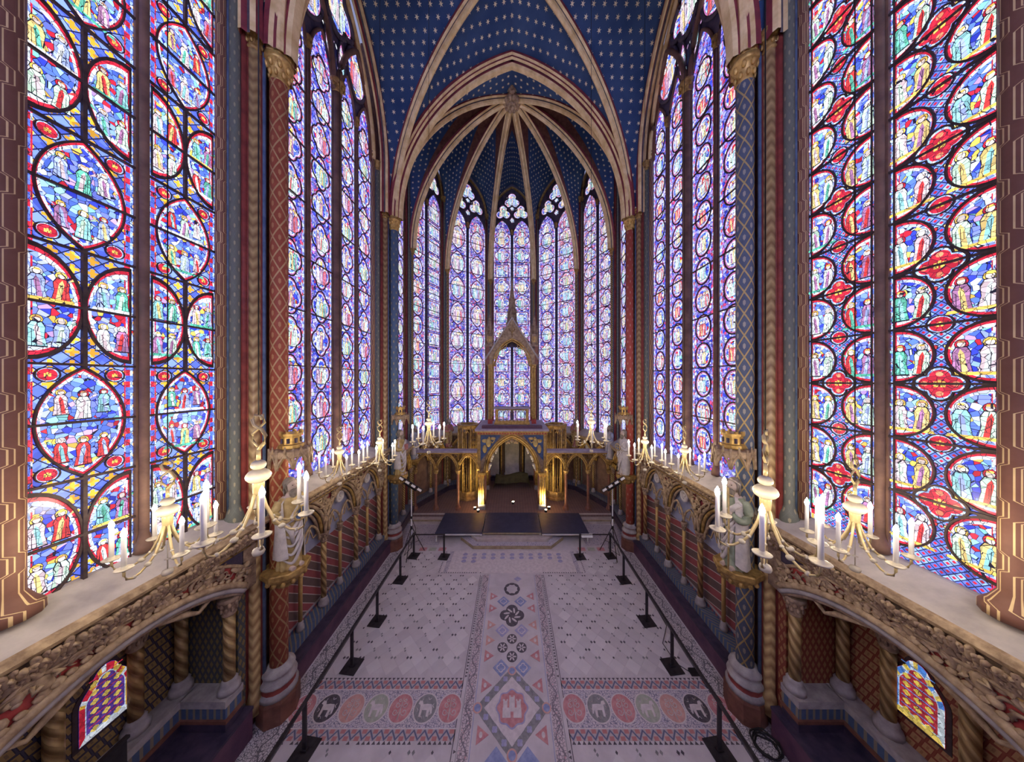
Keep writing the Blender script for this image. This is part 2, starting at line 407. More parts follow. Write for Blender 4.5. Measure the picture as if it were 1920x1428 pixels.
glass('glass_field_aps', aps_field, 9, .85, .05)
def glass_attr(name, st, sc_=16, lead=.03, pale=0.0):
    g = G(name, .25, 0, (.02, .02, .03)); x, y, z = g.xyz(); vv = g.vec(x, z, g.rand() * 20)
    d = g.voro(sc_, vv, 'DISTANCE_TO_EDGE', 1.0, 'Distance'); cell = g.rgb(g.voro(sc_, vv))
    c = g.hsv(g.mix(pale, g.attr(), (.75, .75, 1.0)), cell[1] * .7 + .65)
    g.emit(g.mix(d > lead, (.008, .008, .02), c), st * GL)
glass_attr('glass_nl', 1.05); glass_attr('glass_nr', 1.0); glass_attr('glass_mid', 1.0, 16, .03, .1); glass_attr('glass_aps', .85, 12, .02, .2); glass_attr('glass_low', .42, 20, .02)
for k_ in M:
    if k_.startswith('glass_'): M[k_].cycles.emission_sampling = 'NONE'     # wide windows are found by the bounced rays themselves
# ---------------------------------------------------------------- plan of the chapel (metres; camera over the nave axis)
P1, P2 = 5.6, 11.07                     # piers along the nave
BAY = P2 - P1; P0 = P1 - BAY
ZC = 13.8                               # capitals, springing of the vault
V = [(5.1, 11.07), (5.32, 13.6), (4.08, 16.2), (1.5, 17.85)]   # apse corners, right side
BOSS = Vector((0, 12.75, 20.75))
ZA = .35                                # apse floor
def side(s): return 'left' if s < 0 else 'right'
# ---------------------------------------------------------------- vault
def rib_curve(p, a, n=26):              # springer (x,y,z) to apex (x,y,z)
    p = Vector(p); a = Vector(a); d = Vector((a.x - p.x, a.y - p.y, 0)); run = d.length; d.normalize()
    return [p + d * q + Vector((0, 0, z)) for q, z in arc_pts(run, a.z - p.z, n)]
def wall_curve(x0, y0, x1, y1, zs, za, n=22):
    c = rib_curve((x0, y0, zs), (x1, y1, za), n)
    return [Vector((x0, y0, ZC)), Vector((x0, y0, (ZC + zs) / 2))] + c
def byz(pts, n):
    z0, z1 = pts[0].z, pts[-1].z; out = []
    for i in range(n + 1):
        z = z0 + (z1 - z0) * math.sin(i / n * PI / 2); k = 0
        while k < len(pts) - 2 and pts[k + 1].z < z: k += 1
        a, b = pts[k], pts[k + 1]; t = 0 if abs(b.z - a.z) < 1e-6 else min(1, max(0, (z - a.z) / (b.z - a.z)))
        out.append(a.lerp(b, t))
    return out
STARS = MB()
def star_on(p, nrm, size):
    nrm = nrm.normalized(); u = nrm.cross(Vector((0, 0, 1)));
    if u.length < .05: u = Vector((1, 0, 0))
    u.normalize(); v = nrm.cross(u); vs = []
    for k in range(12):
        r = size if k % 2 == 0 else size * .36; a = PI * k / 6 + .26
        vs.append(p + u * (r * math.cos(a)) + v * (r * math.sin(a)) + nrm * .014)
    STARS.add(vs, [tuple(range(12))])
def web(A, B, centre, band_cols=0, n=22, m=10, space=.37, size=.085):
    a = byz(A, n); b = byz(B, n); mb = MB()
    rows = [[x.lerp(y, k / m) for k in range(m + 1)] for x, y in zip(a, b)]
    mb.grid(rows, 0, True, (lambda i, k: 1 if k < band_cols else 0))
    # stars in staggered rows
    acc = 0; cnt = 0; na = byz(A, 160); nb = byz(B, 160); last = None
    for x, y in zip(na, nb):
        mid = x.lerp(y, .5)
        if last is not None and (mid - last).length < space * .82: continue
        last = mid; cnt += 1; L = (y - x).length; k = int(L / space)
        for j in range(k + 1):
            t = ((j + .5 + .5 * (cnt % 2)) * space) / max(L, .01)
            if t > .97 or t < max(.05, band_cols / m + .02): continue
            p = x.lerp(y, t)
            i0 = min(range(len(na)), key=lambda q: (na[q] - x).length_squared); i1 = min(i0 + 3, 160); i0 = max(i1 - 6, 0)
            tz = na[i1].lerp(nb[i1], t) - na[i0].lerp(nb[i0], t)
            nn = tz.cross(y - x)
            if nn.length < 1e-5: continue
            if nn.dot(centre - p) < 0: nn = -nn
            star_on(p, nn, size)
    return mb
ceil_mb = MB(); webs = []
RIBP = [(-.17, -.05), (-.17, .06), (-.10, .10), (-.10, .15), (-.07, .22), (-.03, .27), (.03, .27), (.07, .22), (.10, .15), (.10, .10), (.17, .06), (.17, -.05)]
RIBM = [1, 0, 2, 0, 0, 0, 0, 0, 2, 0, 1]
TRP = [(-.30, -.05), (-.30, .06), (-.24, .11), (-.24, .17), (-.17, .21), (-.13, .18), (-.13, .27), (-.09, .35), (.09, .35), (.13, .27), (.13, .18), (.17, .21), (.24, .17), (.24, .11), (.30, .06), (.30, -.05)]
TRM = [1, 0, 1, 0, 2, 1, 0, 0, 0, 1, 2, 0, 1, 0, 1]
RM = ['cream_gold', 'rib_red', 'rib_dark']
ribs = []
def add_rib(curve, prof=RIBP, mm=RIBM, name='vault_rib'):
    d = Vector((curve[-1].x - curve[0].x, curve[-1].y - curve[0].y, 0)).normalized()
    ribs.append((name, MB().sweep(prof, curve, d.cross(Vector((0, 0, 1))), mm, False)))
for (ya, yb) in ((P0 - BAY, P0), (P0, P1), (P1, P2)):
    yc = (ya + yb) / 2; boss = Vector((0, yc, 20.75)); cen = Vector((0, yc, 13))
    for y, sg in ((ya, 1), (yb, -1)):
        for s in (-1, 1):
            sp = (s * 4.98, y + sg * .06, ZC); D = rib_curve(sp, boss)
            T = rib_curve((s * 4.98, y, ZC), (0, y, 20.55))
            W = wall_curve(s * 5.3, y + sg * .42, s * 5.45, yc, 15.7, 20.45)
            webs.append(web(D, T, cen)); webs.append(web(D, W, cen))
            if yb > P0: add_rib(D)
            if yb > P0 and not (y == yb and yb < P2): add_rib(T, TRP, TRM, 'transverse_arch')
            if yb > P0:
                Wr = [q + Vector((-s * .10, 0, 0)) for q in W]
                ribs.append(('wall_rib', MB().sweep([(-.20, -.10), (-.20, .05), (-.13, .10), (-.09, .05), (-.03, .05), (.02, .12), (.08, .12), (.12, .05), (.12, -.10)], Wr, Vector((0, sg, 0)).cross(Vector((0, 0, 1))), [1, 0, 0, 2, 1, 0, 0, 1], False)))
# apse cells
cenA = Vector((0, 13, 13))
def vx(i, s): return Vector((s * V[i][0], V[i][1], ZC))
for s in (-1, 1):
    inner = [vx(i, s) + (Vector((0, 12.75, ZC)) - vx(i, s)).normalized() * .12 for i in range(4)]
    T = rib_curve((s * 4.98, P2, ZC), (0, P2, 20.55)); D0 = rib_curve(inner[0], BOSS)
    webs.append(web(D0, T, cenA, 0, space=.33, size=.075)); add_rib(D0)
    for i in range(3):
        a, b = vx(i, s), vx(i + 1, s); mid = (a + b) / 2; u = (b - a).normalized()
        Da = rib_curve(inner[i], BOSS); Db = rib_curve(inner[i + 1], BOSS)
        o = (mid - Vector((0, 13, ZC))).normalized() * .1
        for D, c0, sg in ((Da, a, 1), (Db, b, -1)):
            W = wall_curve(c0.x + u.x * .14 * sg, c0.y + u.y * .14 * sg, mid.x + o.x, mid.y + o.y, 18.0, 20.45)
            webs.append(web(D, W, cenA, 3, space=.30, size=.068))
        add_rib(Db)
    D = rib_curve(inner[3], BOSS); W = wall_curve(s * 1.36, V[3][1], 0, V[3][1] + .1, 18.0, 20.45)
    webs.append(web(D, W, cenA, 3, space=.30, size=.068))
ceiling = struct(webs[0].build('ceiling', ['vault_blue', 'vault_band']))
for mb in webs[1:]: mb.build('vault_web', ['vault_blue', 'vault_band'], ceiling)
stuff(STARS.build('gilded_stars', 'star_gold', ceiling))
for nm, mb in ribs: mb.build(nm, RM, ceiling)
# carved boss of the apse and nave
def boss_mb(c, r):
    mb = MB(); mb.lathe([(.02, -.34), (r * .55, -.33), (r * .8, -.26), (r, -.12), (r * .95, .06), (r * .6, .2)], 20, c.x, c.y, 0)
    mb.v = [(x, y, z + c.z) for x, y, z in mb.v]
    for k in range(10):
        a = 2 * PI * k / 10; mb.ball((c.x + r * .85 * math.cos(a), c.y + r * .85 * math.sin(a), c.z - .18), .12, .12, .16, 8, 6)
        mb.ball((c.x + r * .45 * math.cos(a + .3), c.y + r * .45 * math.sin(a + .3), c.z - .34), .08, .08, .08, 8, 6)
    mb.ball((c.x, c.y, c.z - .40), .10, .10, .08, 8, 6); return mb
bo = boss_mb(BOSS - Vector((0, 0, .12)), .36).build('boss', 'carved_tan', ceiling)
mb = MB(); mb.ball((0, BOSS.y - .42, BOSS.z - .05), .20, .14, .24, 10, 8); mb.ball((0, BOSS.y - .54, BOSS.z - .05), .10, .08, .13, 8, 6); mb.build('carved_head', 'carved_stone', ceiling)
boss_mb(Vector((0, (P1 + P2) / 2, 20.6)), .36).build('boss', 'carved_tan', ceiling)

# ---------------------------------------------------------------- stained glass windows
def ellipse(rx, rz, n=28): return [(rx * math.cos(2 * PI * k / n), rz * math.sin(2 * PI * k / n)) for k in range(n)]
def vesica(rx, rz, n=14):
    q = arc_pts(rx, rz, n)                 # (0,0)->(rx,rz)
    r = [(rx - p, z) for p, z in q]        # right side from (rx,0) to (0,rz)
    l = [(-x, z) for x, z in r[::-1][1:]]
    up = r + l
    return up + [(x, -z) for x, z in up[::-1][1:-1]]
def quatrefoil(r, n=9, d=.52, lr=.50):
    out = []
    for k in range(4):
        a0 = PI / 2 * k
        for j in range(n):
            xx = (d + math.sqrt(max(.0001, 2 * lr * lr - d * d))) / 2; tm_ = math.atan2(xx, xx - d) - .03
            t = -tm_ + 2 * tm_ * j / (n - 1); out.append((d * r * math.cos(a0) + lr * r * math.cos(a0 + t), d * r * math.sin(a0) + lr * r * math.sin(a0 + t)))
    return out
def trefoil(r, n=9, ph=PI / 2):
    out = []
    for k in range(3):
        a0 = ph + 2 * PI / 3 * k
        for j in range(n):
            t = -PI * .63 + PI * 1.26 * j / (n - 1); out.append((.48 * r * math.cos(a0) + .5 * r * math.cos(a0 + t), .48 * r * math.sin(a0) + .5 * r * math.sin(a0 + t)))
    return out
def diamond(rx, rz): return [(rx, 0), (rx * .5, rz * .5), (0, rz), (-rx * .5, rz * .5), (-rx, 0), (-rx * .5, -rz * .5), (0, -rz), (rx * .5, -rz * .5)]
def square(rx, rz): return [(rx, -rz), (rx, 0), (rx, rz), (0, rz), (-rx, rz), (-rx, 0), (-rx, -rz), (0, -rz)]
def clipx(poly, x0, x1): return [(min(x1, max(x0, x)), z) for x, z in poly]
def scaled(poly, k, cx=0, cz=0): return [(cx + (x - cx) * k, cz + (z - cz) * k) for x, z in poly]
ROBES = [(.85, .90, .95), (.14, .55, .42), (.45, .20, .42), (.75, .05, .05), (.32, .70, .78), (.80, .62, .70), (.90, .66, .25), (.40, .50, .95), (.62, .85, .70)]
def figure(mb, rr, cx, z0, h, flip=1, mi=1, seated=False):
    """a small robed figure in coloured glass pieces with a dark lead outline behind"""
    c1, c2 = rr.sample(ROBES, 2); L = (.004, .004, .012)
    w = h * (.20 if not seated else .27)
    body = [(-w, 0), (w * .95, 0), (w * .75, h * .35), (w * .8, h * .62), (w * .45, h * .78), (-w * .45, h * .78), (-w * .8, h * .62), (-w * .7, h * .35)]
    def put(poly, y, c, grow=1.0, m=mi):
        ax = sum(p[0] for p in poly) / len(poly); az = sum(p[1] for p in poly) / len(poly)
        mb.flatp([(cx + flip * (ax + (x - ax) * grow), z0 + az + (z - az) * grow) for x, z in poly], y, m, c)
    head = [(h * .075 * math.cos(2 * PI * k / 10), h * .88 + h * .085 * math.sin(2 * PI * k / 10)) for k in range(10)]
    halo = scaled(head, 1.65, 0, h * .88)
    arm = [(w * .5, h * .70), (w * 1.5, h * .80), (w * 1.6, h * .88), (w * 1.35, h * .90), (w * .2, h * .60)]
    put(halo, -.0025, L, 1.12); put(halo, -.003, rr.choice([YL, RD, (.8, .85, 1)]))
    put(arm, -.0035, L, 1.2); put(arm, -.004, c2); put(body, -.0045, L, 1.10); put(body, -.005, c1)
    put([(-w * .6, h * .02), (-w * .1, h * .02), (w * .3, h * .58), (w * .1, h * .74), (-w * .25, h * .6)], -.0055, c2)
    put([(-w * .05, 0.0), (w * .03, 0), (w * .12, h * .6), (w * .06, h * .6)], -.006, L)
    put([(w * .4, 0.0), (w * .48, 0), (w * .5, h * .55), (w * .44, h * .55)], -.006, L)
    put(head, -.006, L, 1.2); put(head, -.0065, (.92, .76, .72))
    put([(-.07 * h, h * .92), (.07 * h, h * .92), (.05 * h, h * .985), (-.05 * h, h * .985)], -.007, rr.choice([(.5, .25, .12), (.75, .7, .7), YL]))
def castle(mb, cx, cz, r, mi=1, col=YL):
    for x0, x1, z0, z1 in ((-.55, .55, -.5, .05), (-.55, -.25, .05, .35), (.25, .55, .05, .35), (-.16, .16, .05, .6)):
        mb.flatp([(cx + x0 * r, cz + z0 * r), (cx + x1 * r, cz + z0 * r), (cx + x1 * r, cz + z1 * r), (cx + x0 * r, cz + z1 * r)], -.008, mi, col)
    mb.flatp([(cx - .1 * r, cz - .5 * r), (cx + .1 * r, cz - .5 * r), (cx + .1 * r, cz - .15 * r), (cx - .1 * r, cz - .15 * r)], -.0085, mi, (.3, .02, .02))
def medallion(key, outline, style, variant=0, detail=1, cx=0, cz=0, bar=False, lead=.013):
    """one leaded medallion: glass field, red and white fillets, lead came, figures"""
    def make():
        rr = random.Random(hash((key, variant)) % 99991 if False else sum(map(ord, key)) * 31 + variant * 7)
        mb = MB(); mb.flatp(outline, 0, 0)
        xs = [p[0] for p in outline]; zs = [p[1] for p in outline]; w = max(xs) - min(xs); h = max(zs) - min(zs); m = min(w, h)
        k = lambda d: 1 - 2 * d / m
        o1 = scaled(outline, k(.02 * (1 if detail else 1.8)), cx, cz); o2 = scaled(outline, k(.042 if detail else .06), cx, cz); o0 = scaled(outline, 1 + lead * 2 / m, cx, cz)
        mb.ring(o1, outline, -.002, -.002, 1, [RD] if style in ('nl', 'nr') else [(.45, .10, .45), (.55, .12, .30)]); mb.ring(o2, o1, -.002, -.002, 1, [(.8, .88, 1), (.8, .88, 1), (.75, .8, 1), (.25, .35, .9)])
        mb.ring(scaled(outline, 1 - .008 / m, cx, cz), o0, -.022, .004, 2)
        if detail:
            hs = [(min(zs) + .10 * h, .40 * h), (min(zs) + .53 * h, .36 * h)] if bar else [(min(zs) + .14 * h, .66 * h)]
            for zb, fh in hs:
                fh2 = min(fh, .36 if bar else .42); nf = max(2, min(5, int(w * .74 / (fh2 * .46))))
                tot = nf * fh2 * .48
                for q in range(nf):
                    fx = cx + (q - (nf - 1) / 2) * fh2 * .48 * (1.0)
                    zz = zb + (.05 * h if q in (0, nf - 1) and nf > 2 else 0)
                    figure(mb, rr, fx, zz, fh2 * (.86 if q in (0, nf - 1) and nf > 2 else 1), 1 if q % 2 else -1)
                if rr.random() < .6:
                    mb.flatp([(cx - tot * .55, zb - .02), (cx + tot * .55, zb - .02), (cx + tot * .5, zb + .02), (cx - tot * .5, zb + .02)], -.007, 1, rr.choice([GN, YL, (.8, .85, .9)]))
        else:
            for q in range(rr.choice([2, 3])):
                figure(mb, rr, cx + (q - 1) * w * .2 + .03, min(zs) + .18 * h, h * .6, 1 if q % 2 else -1)
        return mb.mesh('medallion', ['glass_field_' + style, 'glass_' + {'nl': 'nl', 'nr': 'nr', 'mid': 'mid', 'aps': 'aps'}[style], 'lead'])
    return cached(('med', key, style, variant), make)
def roundel(style, r, quatre=False):
    def make():
        mb = MB(); ol = quatrefoil(r) if quatre else ellipse(r, r, 20)
        mb.flatp(ol, -.004, 1, RD); mb.ring(scaled(ol, .86), ol, -.005, -.005, 1, [(.3, .5, 1), (.3, .5, 1), (.85, .9, 1)])
        mb.ring(scaled(ol, .98), scaled(ol, 1.10), -.018, .004, 2); castle(mb, 0, 0, r * (.42 if quatre else .55))
        if quatre:
            for k in range(4):
                a = PI / 2 * k; mb.flatp([(x + .62 * r * math.cos(a), z + .62 * r * math.sin(a)) for x, z in ellipse(r * .16, r * .16, 8)], -.006, 1, (.95, .3, .15))
        return mb.mesh('castle_roundel', ['glass_' + style, 'glass_' + style, 'lead'])
    return cached(('roundel', style, r, quatre), make)
def border_strip(wd, h, style, cols):
    def make():
        mb = MB(); n = int(h / .085)
        for i in range(n):
            z0 = h * i / n; z1 = h * (i + 1) / n; a = wd * .30
            mb.flatp([(0, z0), (a, z0), (a, z1), (0, z1)], -.003, 0, (.50, .68, 1) if i % 2 else (.14, .24, .8))
            mb.flatp([(a, z0), (wd * .82, z0), (wd * .82, z1), (a, z1)], -.003, 0, cols[i % len(cols)])
            mb.flatp([(wd * .84, z0), (wd, z0), (wd, z1), (wd * .84, z1)], -.003, 0, RD if i % 6 else (.6, .75, 1))
        return mb.mesh('border_strip', ['glass_' + style])
    return cached(('border', wd, h, style, str(cols)), make)
WIN = []
def window(n, loc, rz, half, lancets, zsill, zl, zla, zs, za, glassbg, style, kind, bars, cell_r=None):
    """traceried window; local x along the wall, local -y into the room, z = world height"""
    mb = MB(); head = [(x, z) for x, z in pointed(-half, half, zs, za, 14)]
    arch = [(-half, zl)] + head + [(half, zl)]
    mb.prism(arch, .03, .10, 0)
    root = struct(mb.build('window_%d' % n, 'tracery', None, (loc[0], loc[1], 0), (0, 0, rz)))
    bk = [(-half - .2, zl)] + pointed(-half - .35, half + .35, zs, za + .55, 14) + [(half + .2, zl)]
    MB().prism(bk, .11, .16).build('arch_backing', 'shaft_brown' if zl < 17 else 'dark_paint', root)
    gaps = [(-half - .18, lancets[0][0])] + [(a[1], b[0]) for a, b in zip(lancets, lancets[1:])] + [(lancets[-1][1], half + .18)]
    for a, b in gaps:
        MB().box(a + .003, b - .003, -.02, .12, zsill - .1, zl if a > -half and b < half else zs).build('mullion_core', 'mullion_brown' if zl < 17 else 'tracery', root)
    for i, (x0, x1) in enumerate(lancets):
        w = x1 - x0; xc = (x0 + x1) / 2; zz = [zsill] + [b for b in bars if zsill + .2 < b < zl - .2] + [zl]
        for a, b in zip(zz, zz[1:]):
            me = cached(('pane', round(w, 3), round(b - a, 3), glassbg[i % len(glassbg)]), lambda: MB().prism([(-w / 2, 0), (w / 2, 0), (w / 2, b - a), (-w / 2, b - a)], 0, .008).mesh('glass_pane', glassbg[i % len(glassbg)]))
            obj('glass_pane', me, root, (xc, .012, a))
            bm = cached(('bar', round(w, 3)), lambda: MB().box(-w / 2, w / 2, -.03, .01, -.015, .015).mesh('saddle_bar', 'lead'))
            if b < zl - .01: obj('saddle_bar', bm, root, (xc, 0, b))
        hp = pointed(-w / 2, w / 2, 0, zla - zl, 8)
        me = cached(('head', round(w, 3), glassbg[i % len(glassbg)]), lambda: MB().prism(hp, 0, .008).mesh('lancet_head', glassbg[i % len(glassbg)])); obj('lancet_head', me, root, (xc, .012, zl))
        # leaded trefoil of the lancet head
        tl = trefoil(w * .36, 7)
        obj('medallion', medallion('head%.2f' % w, tl, style, i % 2, 0), root, (xc, .006, zl + .12))
        mbh = MB(); mbh.tube([(x, -.02, z) for x, z in hp], .045, 6); obj('lancet_arch', mbh.mesh('lancet_arch', 'mullion_brown' if zl < 17 else 'tracery'), root, (xc, 0, zl))
    WIN.append(root); return root
def shaft(root, x, zsill, ztop, r, mat, dy=-.05, cap=True):
    mb = MB(); mb.lathe([(r * 1.9, zsill), (r * 1.9, zsill + .10), (r * 1.5, zsill + .16), (r * 1.25, zsill + .22), (r, zsill + .28), (r, ztop)], 12)
    o = mb.build('mullion', mat, root, (x, dy, 0))
    if cap:
        c = MB(); c.lathe([(r, ztop - .02), (r * 1.25, ztop + .0), (r * 1.1, ztop + .06), (r * 1.5, ztop + .2), (r * 1.9, ztop + .26), (r * 1.9, ztop + .33)], 10)
        for k in range(8): c.ball((r * 1.5 * math.cos(k * PI / 4), r * 1.5 * math.sin(k * PI / 4), ztop + .16), r * .4, r * .4, .06, 6, 4)
        c.build('capital', 'old_gold', o)
    return o
def tracery_piece(root, key, poly, x, z, style, tubr=.05, mat='tracery'):
    obj('medallion', medallion(key, poly, style, 0, 0), root, (x, -.012, z))
    mb = MB(); P = scaled(poly, 1.10); mb.tube([(a, -.03, b) for a, b in P], tubr, 6, 0, True); mb.build('tracery_ring', mat, root, (x, 0, z))
L4 = [(-2.12, -1.20), (-1.05, -.13), (.13, 1.05), (1.20, 2.12)]
ZN, ZNL, ZNA = 4.44, 16.1, 17.35
XW = 5.63
def nave_tracery(root, style):
    for s in (-1, 1):
        xc = s * 1.125
        tracery_piece(root, 'sub_oc', vesica(.50, .80), xc, 17.98, style, .05)
        for sg in (-1, 1):
            pass
        mb = MB(); mb.tube([(x, -.05, z) for x, z in pointed(xc - 1.03, xc + 1.03, ZNL, 18.85, 10)], .085, 8); mb.build('tracery_arch', 'mullion_brown', root)
        tracery_piece(root, 'corner', vesica(.17, .62), s * .30, 17.45, style, .035)
    tracery_piece(root, 'rose', quatrefoil(.80), 0, 19.0, style, .08)
    mb = MB(); mb.tube([(x, -.08, z) for x, z in pointed(-2.2, 2.2, 15.7, 20.2, 14)], .10, 8); mb.build('arch_moulding', 'cream_gold', root)
    mb = MB(); mb.tube([(x, -.0, z) for x, z in pointed(-2.1, 2.1, 15.7, 20.05, 14)], .08, 8); mb.build('arch_moulding', 'shaft_brown', root)
win_n = 0
for bay in (-1, 0, 1):
    yc = (P0 + P1) / 2 + BAY * bay
    for s in (-1, 1):
        win_n += 1; rz = PI / 2 if s < 0 else -PI / 2
        near = bay == 0
        if near and s < 0: st, bg, per, zref = 'nl', ['glass_bg_nl'], 2.96, 6.47
        elif near: st, bg, per, zref = 'nr', ['glass_bg_nr'], 1.565, 7.0 - .036
        else: st, bg, per, zref = 'mid', ['glass_bg_mid'], (.98 if s < 0 else .83), 5.25
        if near: bars = [zref + per / (4 if s < 0 else 2) * k for k in range(-12, 24)]
        else: bars = [ZN + 1.48 * k for k in range(1, 9)]
        root = window(win_n, (s * XW, yc), rz, 2.13, L4, ZN, ZNL, ZNA, 15.7, 20.2, bg, st, None, bars)
        for x in (-1.125, 1.125): shaft(root, x, ZN - .02, ZNL, .052, 'mullion_brown')
        shaft(root, 0, ZN - .05, ZNL, .125, 'jamb_key' if near else 'mullion_brown', -.09)
        for x in (-2.17, 2.17): shaft(root, x, ZN - .02, 15.7, .05, 'shaft_brown')
        nave_tracery(root, 'mid' if bay else st)
        cols = [(.08, .14, .8), RD, (.10, .16, .85), (.10, .2, .85), RD] if s < 0 else [YL, RD, (.10, .16, .85), RD]
        if not near: cols = [(.3, .35, 1), RD, (.2, .25, .9), (.75, .8, 1)]
        for i, (x0, x1) in enumerate(L4):
            bs = border_strip(.085, ZNL - ZN, st, cols)
            obj('border_strip', bs, root, (x0 + .01, .008, ZN)); obj('border_strip', bs, root, (x1 - .01, .008, ZN), (0, 0, 0), (-1, 1, 1))
            xc = (x0 + x1) / 2; hid = (bay == -1) or (near and ((s < 0 and i == 0) or (s > 0 and i == 3)))
            if hid: continue
            if near and s < 0:
                for k in range(-1, 4):
                    zc = zref + per * k
                    if ZN + .6 < zc < ZNL - .4:
                        obj('medallion', medallion('ves', vesica(.36, .70), st, (i + 3 * k) % 5, 1, bar=True), root, (xc, .006, zc))
                    zo = zc + per / 2
                    if ZN + .35 < zo < ZNL - .5:
                        for h in (-1, 1):
                            pl = ellipse(.40, .66, 32); pl = clipx([(x * 1.0, z) for x, z in pl], -.0, .40) if h < 0 else clipx(pl, -.40, 0)
                            off = -.40 * h * -1
                            obj('medallion', medallion('hov%d' % h, pl, st, (i + 2 * k) % 5, 1, -.16 * h, 0, True), root, (xc + h * .415, .006, zo))
                        mbv = cached('vbar', lambda: MB().box(-.018, .018, -.03, .01, -.78, .78).mesh('saddle_bar', 'lead')); obj('saddle_bar', mbv, root, (xc, .002, zo))
                    for h in (-1, 1):
                        for q in (-.62, .62):
                            zr = zc + q * .98
                            if ZN + .2 < zr < ZNL - .2: obj('castle_roundel', roundel(st, .085), root, (xc + h * .27, .004, zr))
            elif near:
                for k in range(-2, 8):
                    zq = zref + per * k
                    for zc, h2 in ((zq + per / 4, 1), (zq - per / 4, -1)):
                        if ZN + .3 < zc < ZNL - .3:
                            for h in (-1, 1):
                                pl = clipx(ellipse(.36, .365, 32), -.36, 0) if h > 0 else clipx(ellipse(.36, .365, 32), 0, .36)
                                obj('medallion', medallion('cir%d' % h, pl, st, (i * 3 + k * 2 + h2 + h + 4) % 6, 1, -.15 * h, 0), root, (xc + h * .41, .006, zc))
                    if ZN + .2 < zq < ZNL - .2: obj('castle_roundel', roundel(st, .21, True), root, (xc, -.006, zq))
                    if ZN + .2 < zq + per / 2 < ZNL - .2: obj('castle_roundel', roundel(st, .11), root, (xc, .002, zq + per / 2))
            else:
                k = 0; zc = zref
                while zc < ZNL + .2:
                    if s < 0: me = medallion('lobed', quatrefoil(.40, 7, .45, .56), st, (i + k) % 4, 0, lead=.028)
                    else: me = medallion('oval', ellipse(.29, .36, 22), st, (i + k) % 4, 0, lead=.028)
                    obj('medallion', me, root, (xc, .006, zc), (0, 0, 0), (.86, 1, 1.12) if s < 0 else None); zc += per; k += 1
# apse windows
ZAS = 4.12
def apse_window(a, b, kindA, kindB, bg):
    global win_n
    win_n += 1
    mid = (Vector((a[0], a[1], 0)) + Vector((b[0], b[1], 0))) / 2; u = Vector((b[0] - a[0], b[1] - a[1], 0)); L = u.length; u.normalize()
    rz = math.atan2(u.y, u.x); out = Vector((-u.y, u.x, 0)); c = mid + out * .22
    half = min(1.28, L / 2 - .22); lw = half - .09
    lan = [(-half, -.09), (.09, half)]
    bars = [ZAS + 1.0 * k for k in range(1, 13)]
    root = window(win_n, (c.x, c.y), rz, half, lan, ZAS, 17.0, 18.05, 18.3, 20.15, bg, 'aps', None, bars)
    shaft(root, 0, ZAS, 17.0, .06, 'tracery'); shaft(root, -half - .05, ZAS, 18.0, .05, 'dark_paint'); shaft(root, half + .05, ZAS, 18.0, .05, 'old_gold')
    tr = half * .33
    for x in (-half * .47, half * .47): tracery_piece(root, 'tre_l', trefoil(.52), x, 18.52, 'aps', .045)
    tracery_piece(root, 'tre_t', trefoil(.55), 0, 19.32, 'aps', .045)
    obj('medallion', medallion('fleur', diamond(.16, .2), 'aps', 0, 0), root, (0, -.012, 18.85)); obj('medallion', medallion('fleur', diamond(.16, .2), 'aps', 0, 0), root, (0, -.012, 18.02))
    mb = MB(); mb.tube([(x, -.06, z) for x, z in pointed(-half - .04, half + .04, 18.2, 20.25, 12)], .075, 8); mb.build('arch_moulding', 'old_gold', root)
    for (x0, x1), kd in zip(lan, (kindA, kindB)):
        xc = (x0 + x1) / 2; zc = ZAS + .7; k = 0; ww = (x1 - x0)
        if kd != 'bars':
            bs = border_strip(.09, 17.0 - ZAS, 'aps', [(.3, .3, .9), (.7, .3, .45), (.4, .4, 1), (.8, .8, 1)])
            obj('border_strip', bs, root, (x0 + .01, .008, ZAS)); obj('border_strip', bs, root, (x1 - .01, .008, ZAS), (0, 0, 0), (-1, 1, 1))
        while zc < 17.3:
            v = k % 3; A = ww * .40
            if kd == 'ves': me = medallion('apv%.2f' % A, vesica(A * .95, .72), 'aps', v, 0, lead=.03); dz = 1.63
            elif kd == 'dia': me = medallion('apd%.2f' % A, diamond(A * 1.1, .55) if k % 2 else ellipse(A * .8, .5, 20), 'aps', v, 0, lead=.03); dz = 1.05
            elif kd == 'quad': me = medallion('apq%.2f' % A, quatrefoil(A, 6, .5, .52), 'aps', v, 0, lead=.03); dz = .96
            elif kd == 'mixc':
                me = medallion('aps%.2f' % A, square(A * .85, .42), 'aps', v, 0, lead=.03) if k % 3 == 0 else medallion('apc%.2f' % A, quatrefoil(A * 1.05, 6, .5, .52), 'aps', v, 0, lead=.03); dz = 1.08
            else: me = medallion('apb%.2f' % A, square(A * 1.0, .40), 'aps', v, 0, lead=.02); dz = .92
            obj('medallion', me, root, (xc, .006, zc)); zc += dz; k += 1
    return root
def vl(i): return (-V[i][0], V[i][1])
B1, B2 = ['glass_bg_aps'], ['glass_bg_apr']
apse_window(vl(0), vl(1), 'quad', 'quad', ['glass_bg_mid']); apse_window(vl(1), vl(2), 'dia', 'bars', B1); apse_window(vl(2), vl(3), 'ves', 'ves', B1)
apse_window(vl(3), V[3], 'mixc', 'mixc', B1)
apse_window(V[3], V[2], 'dia', 'quad', ['glass_bg_aps', 'glass_bg_apr']); apse_window(V[2], V[1], 'quad', 'quad', B2); apse_window(V[1], V[0], 'dia', 'dia', ['glass_bg_mid'])
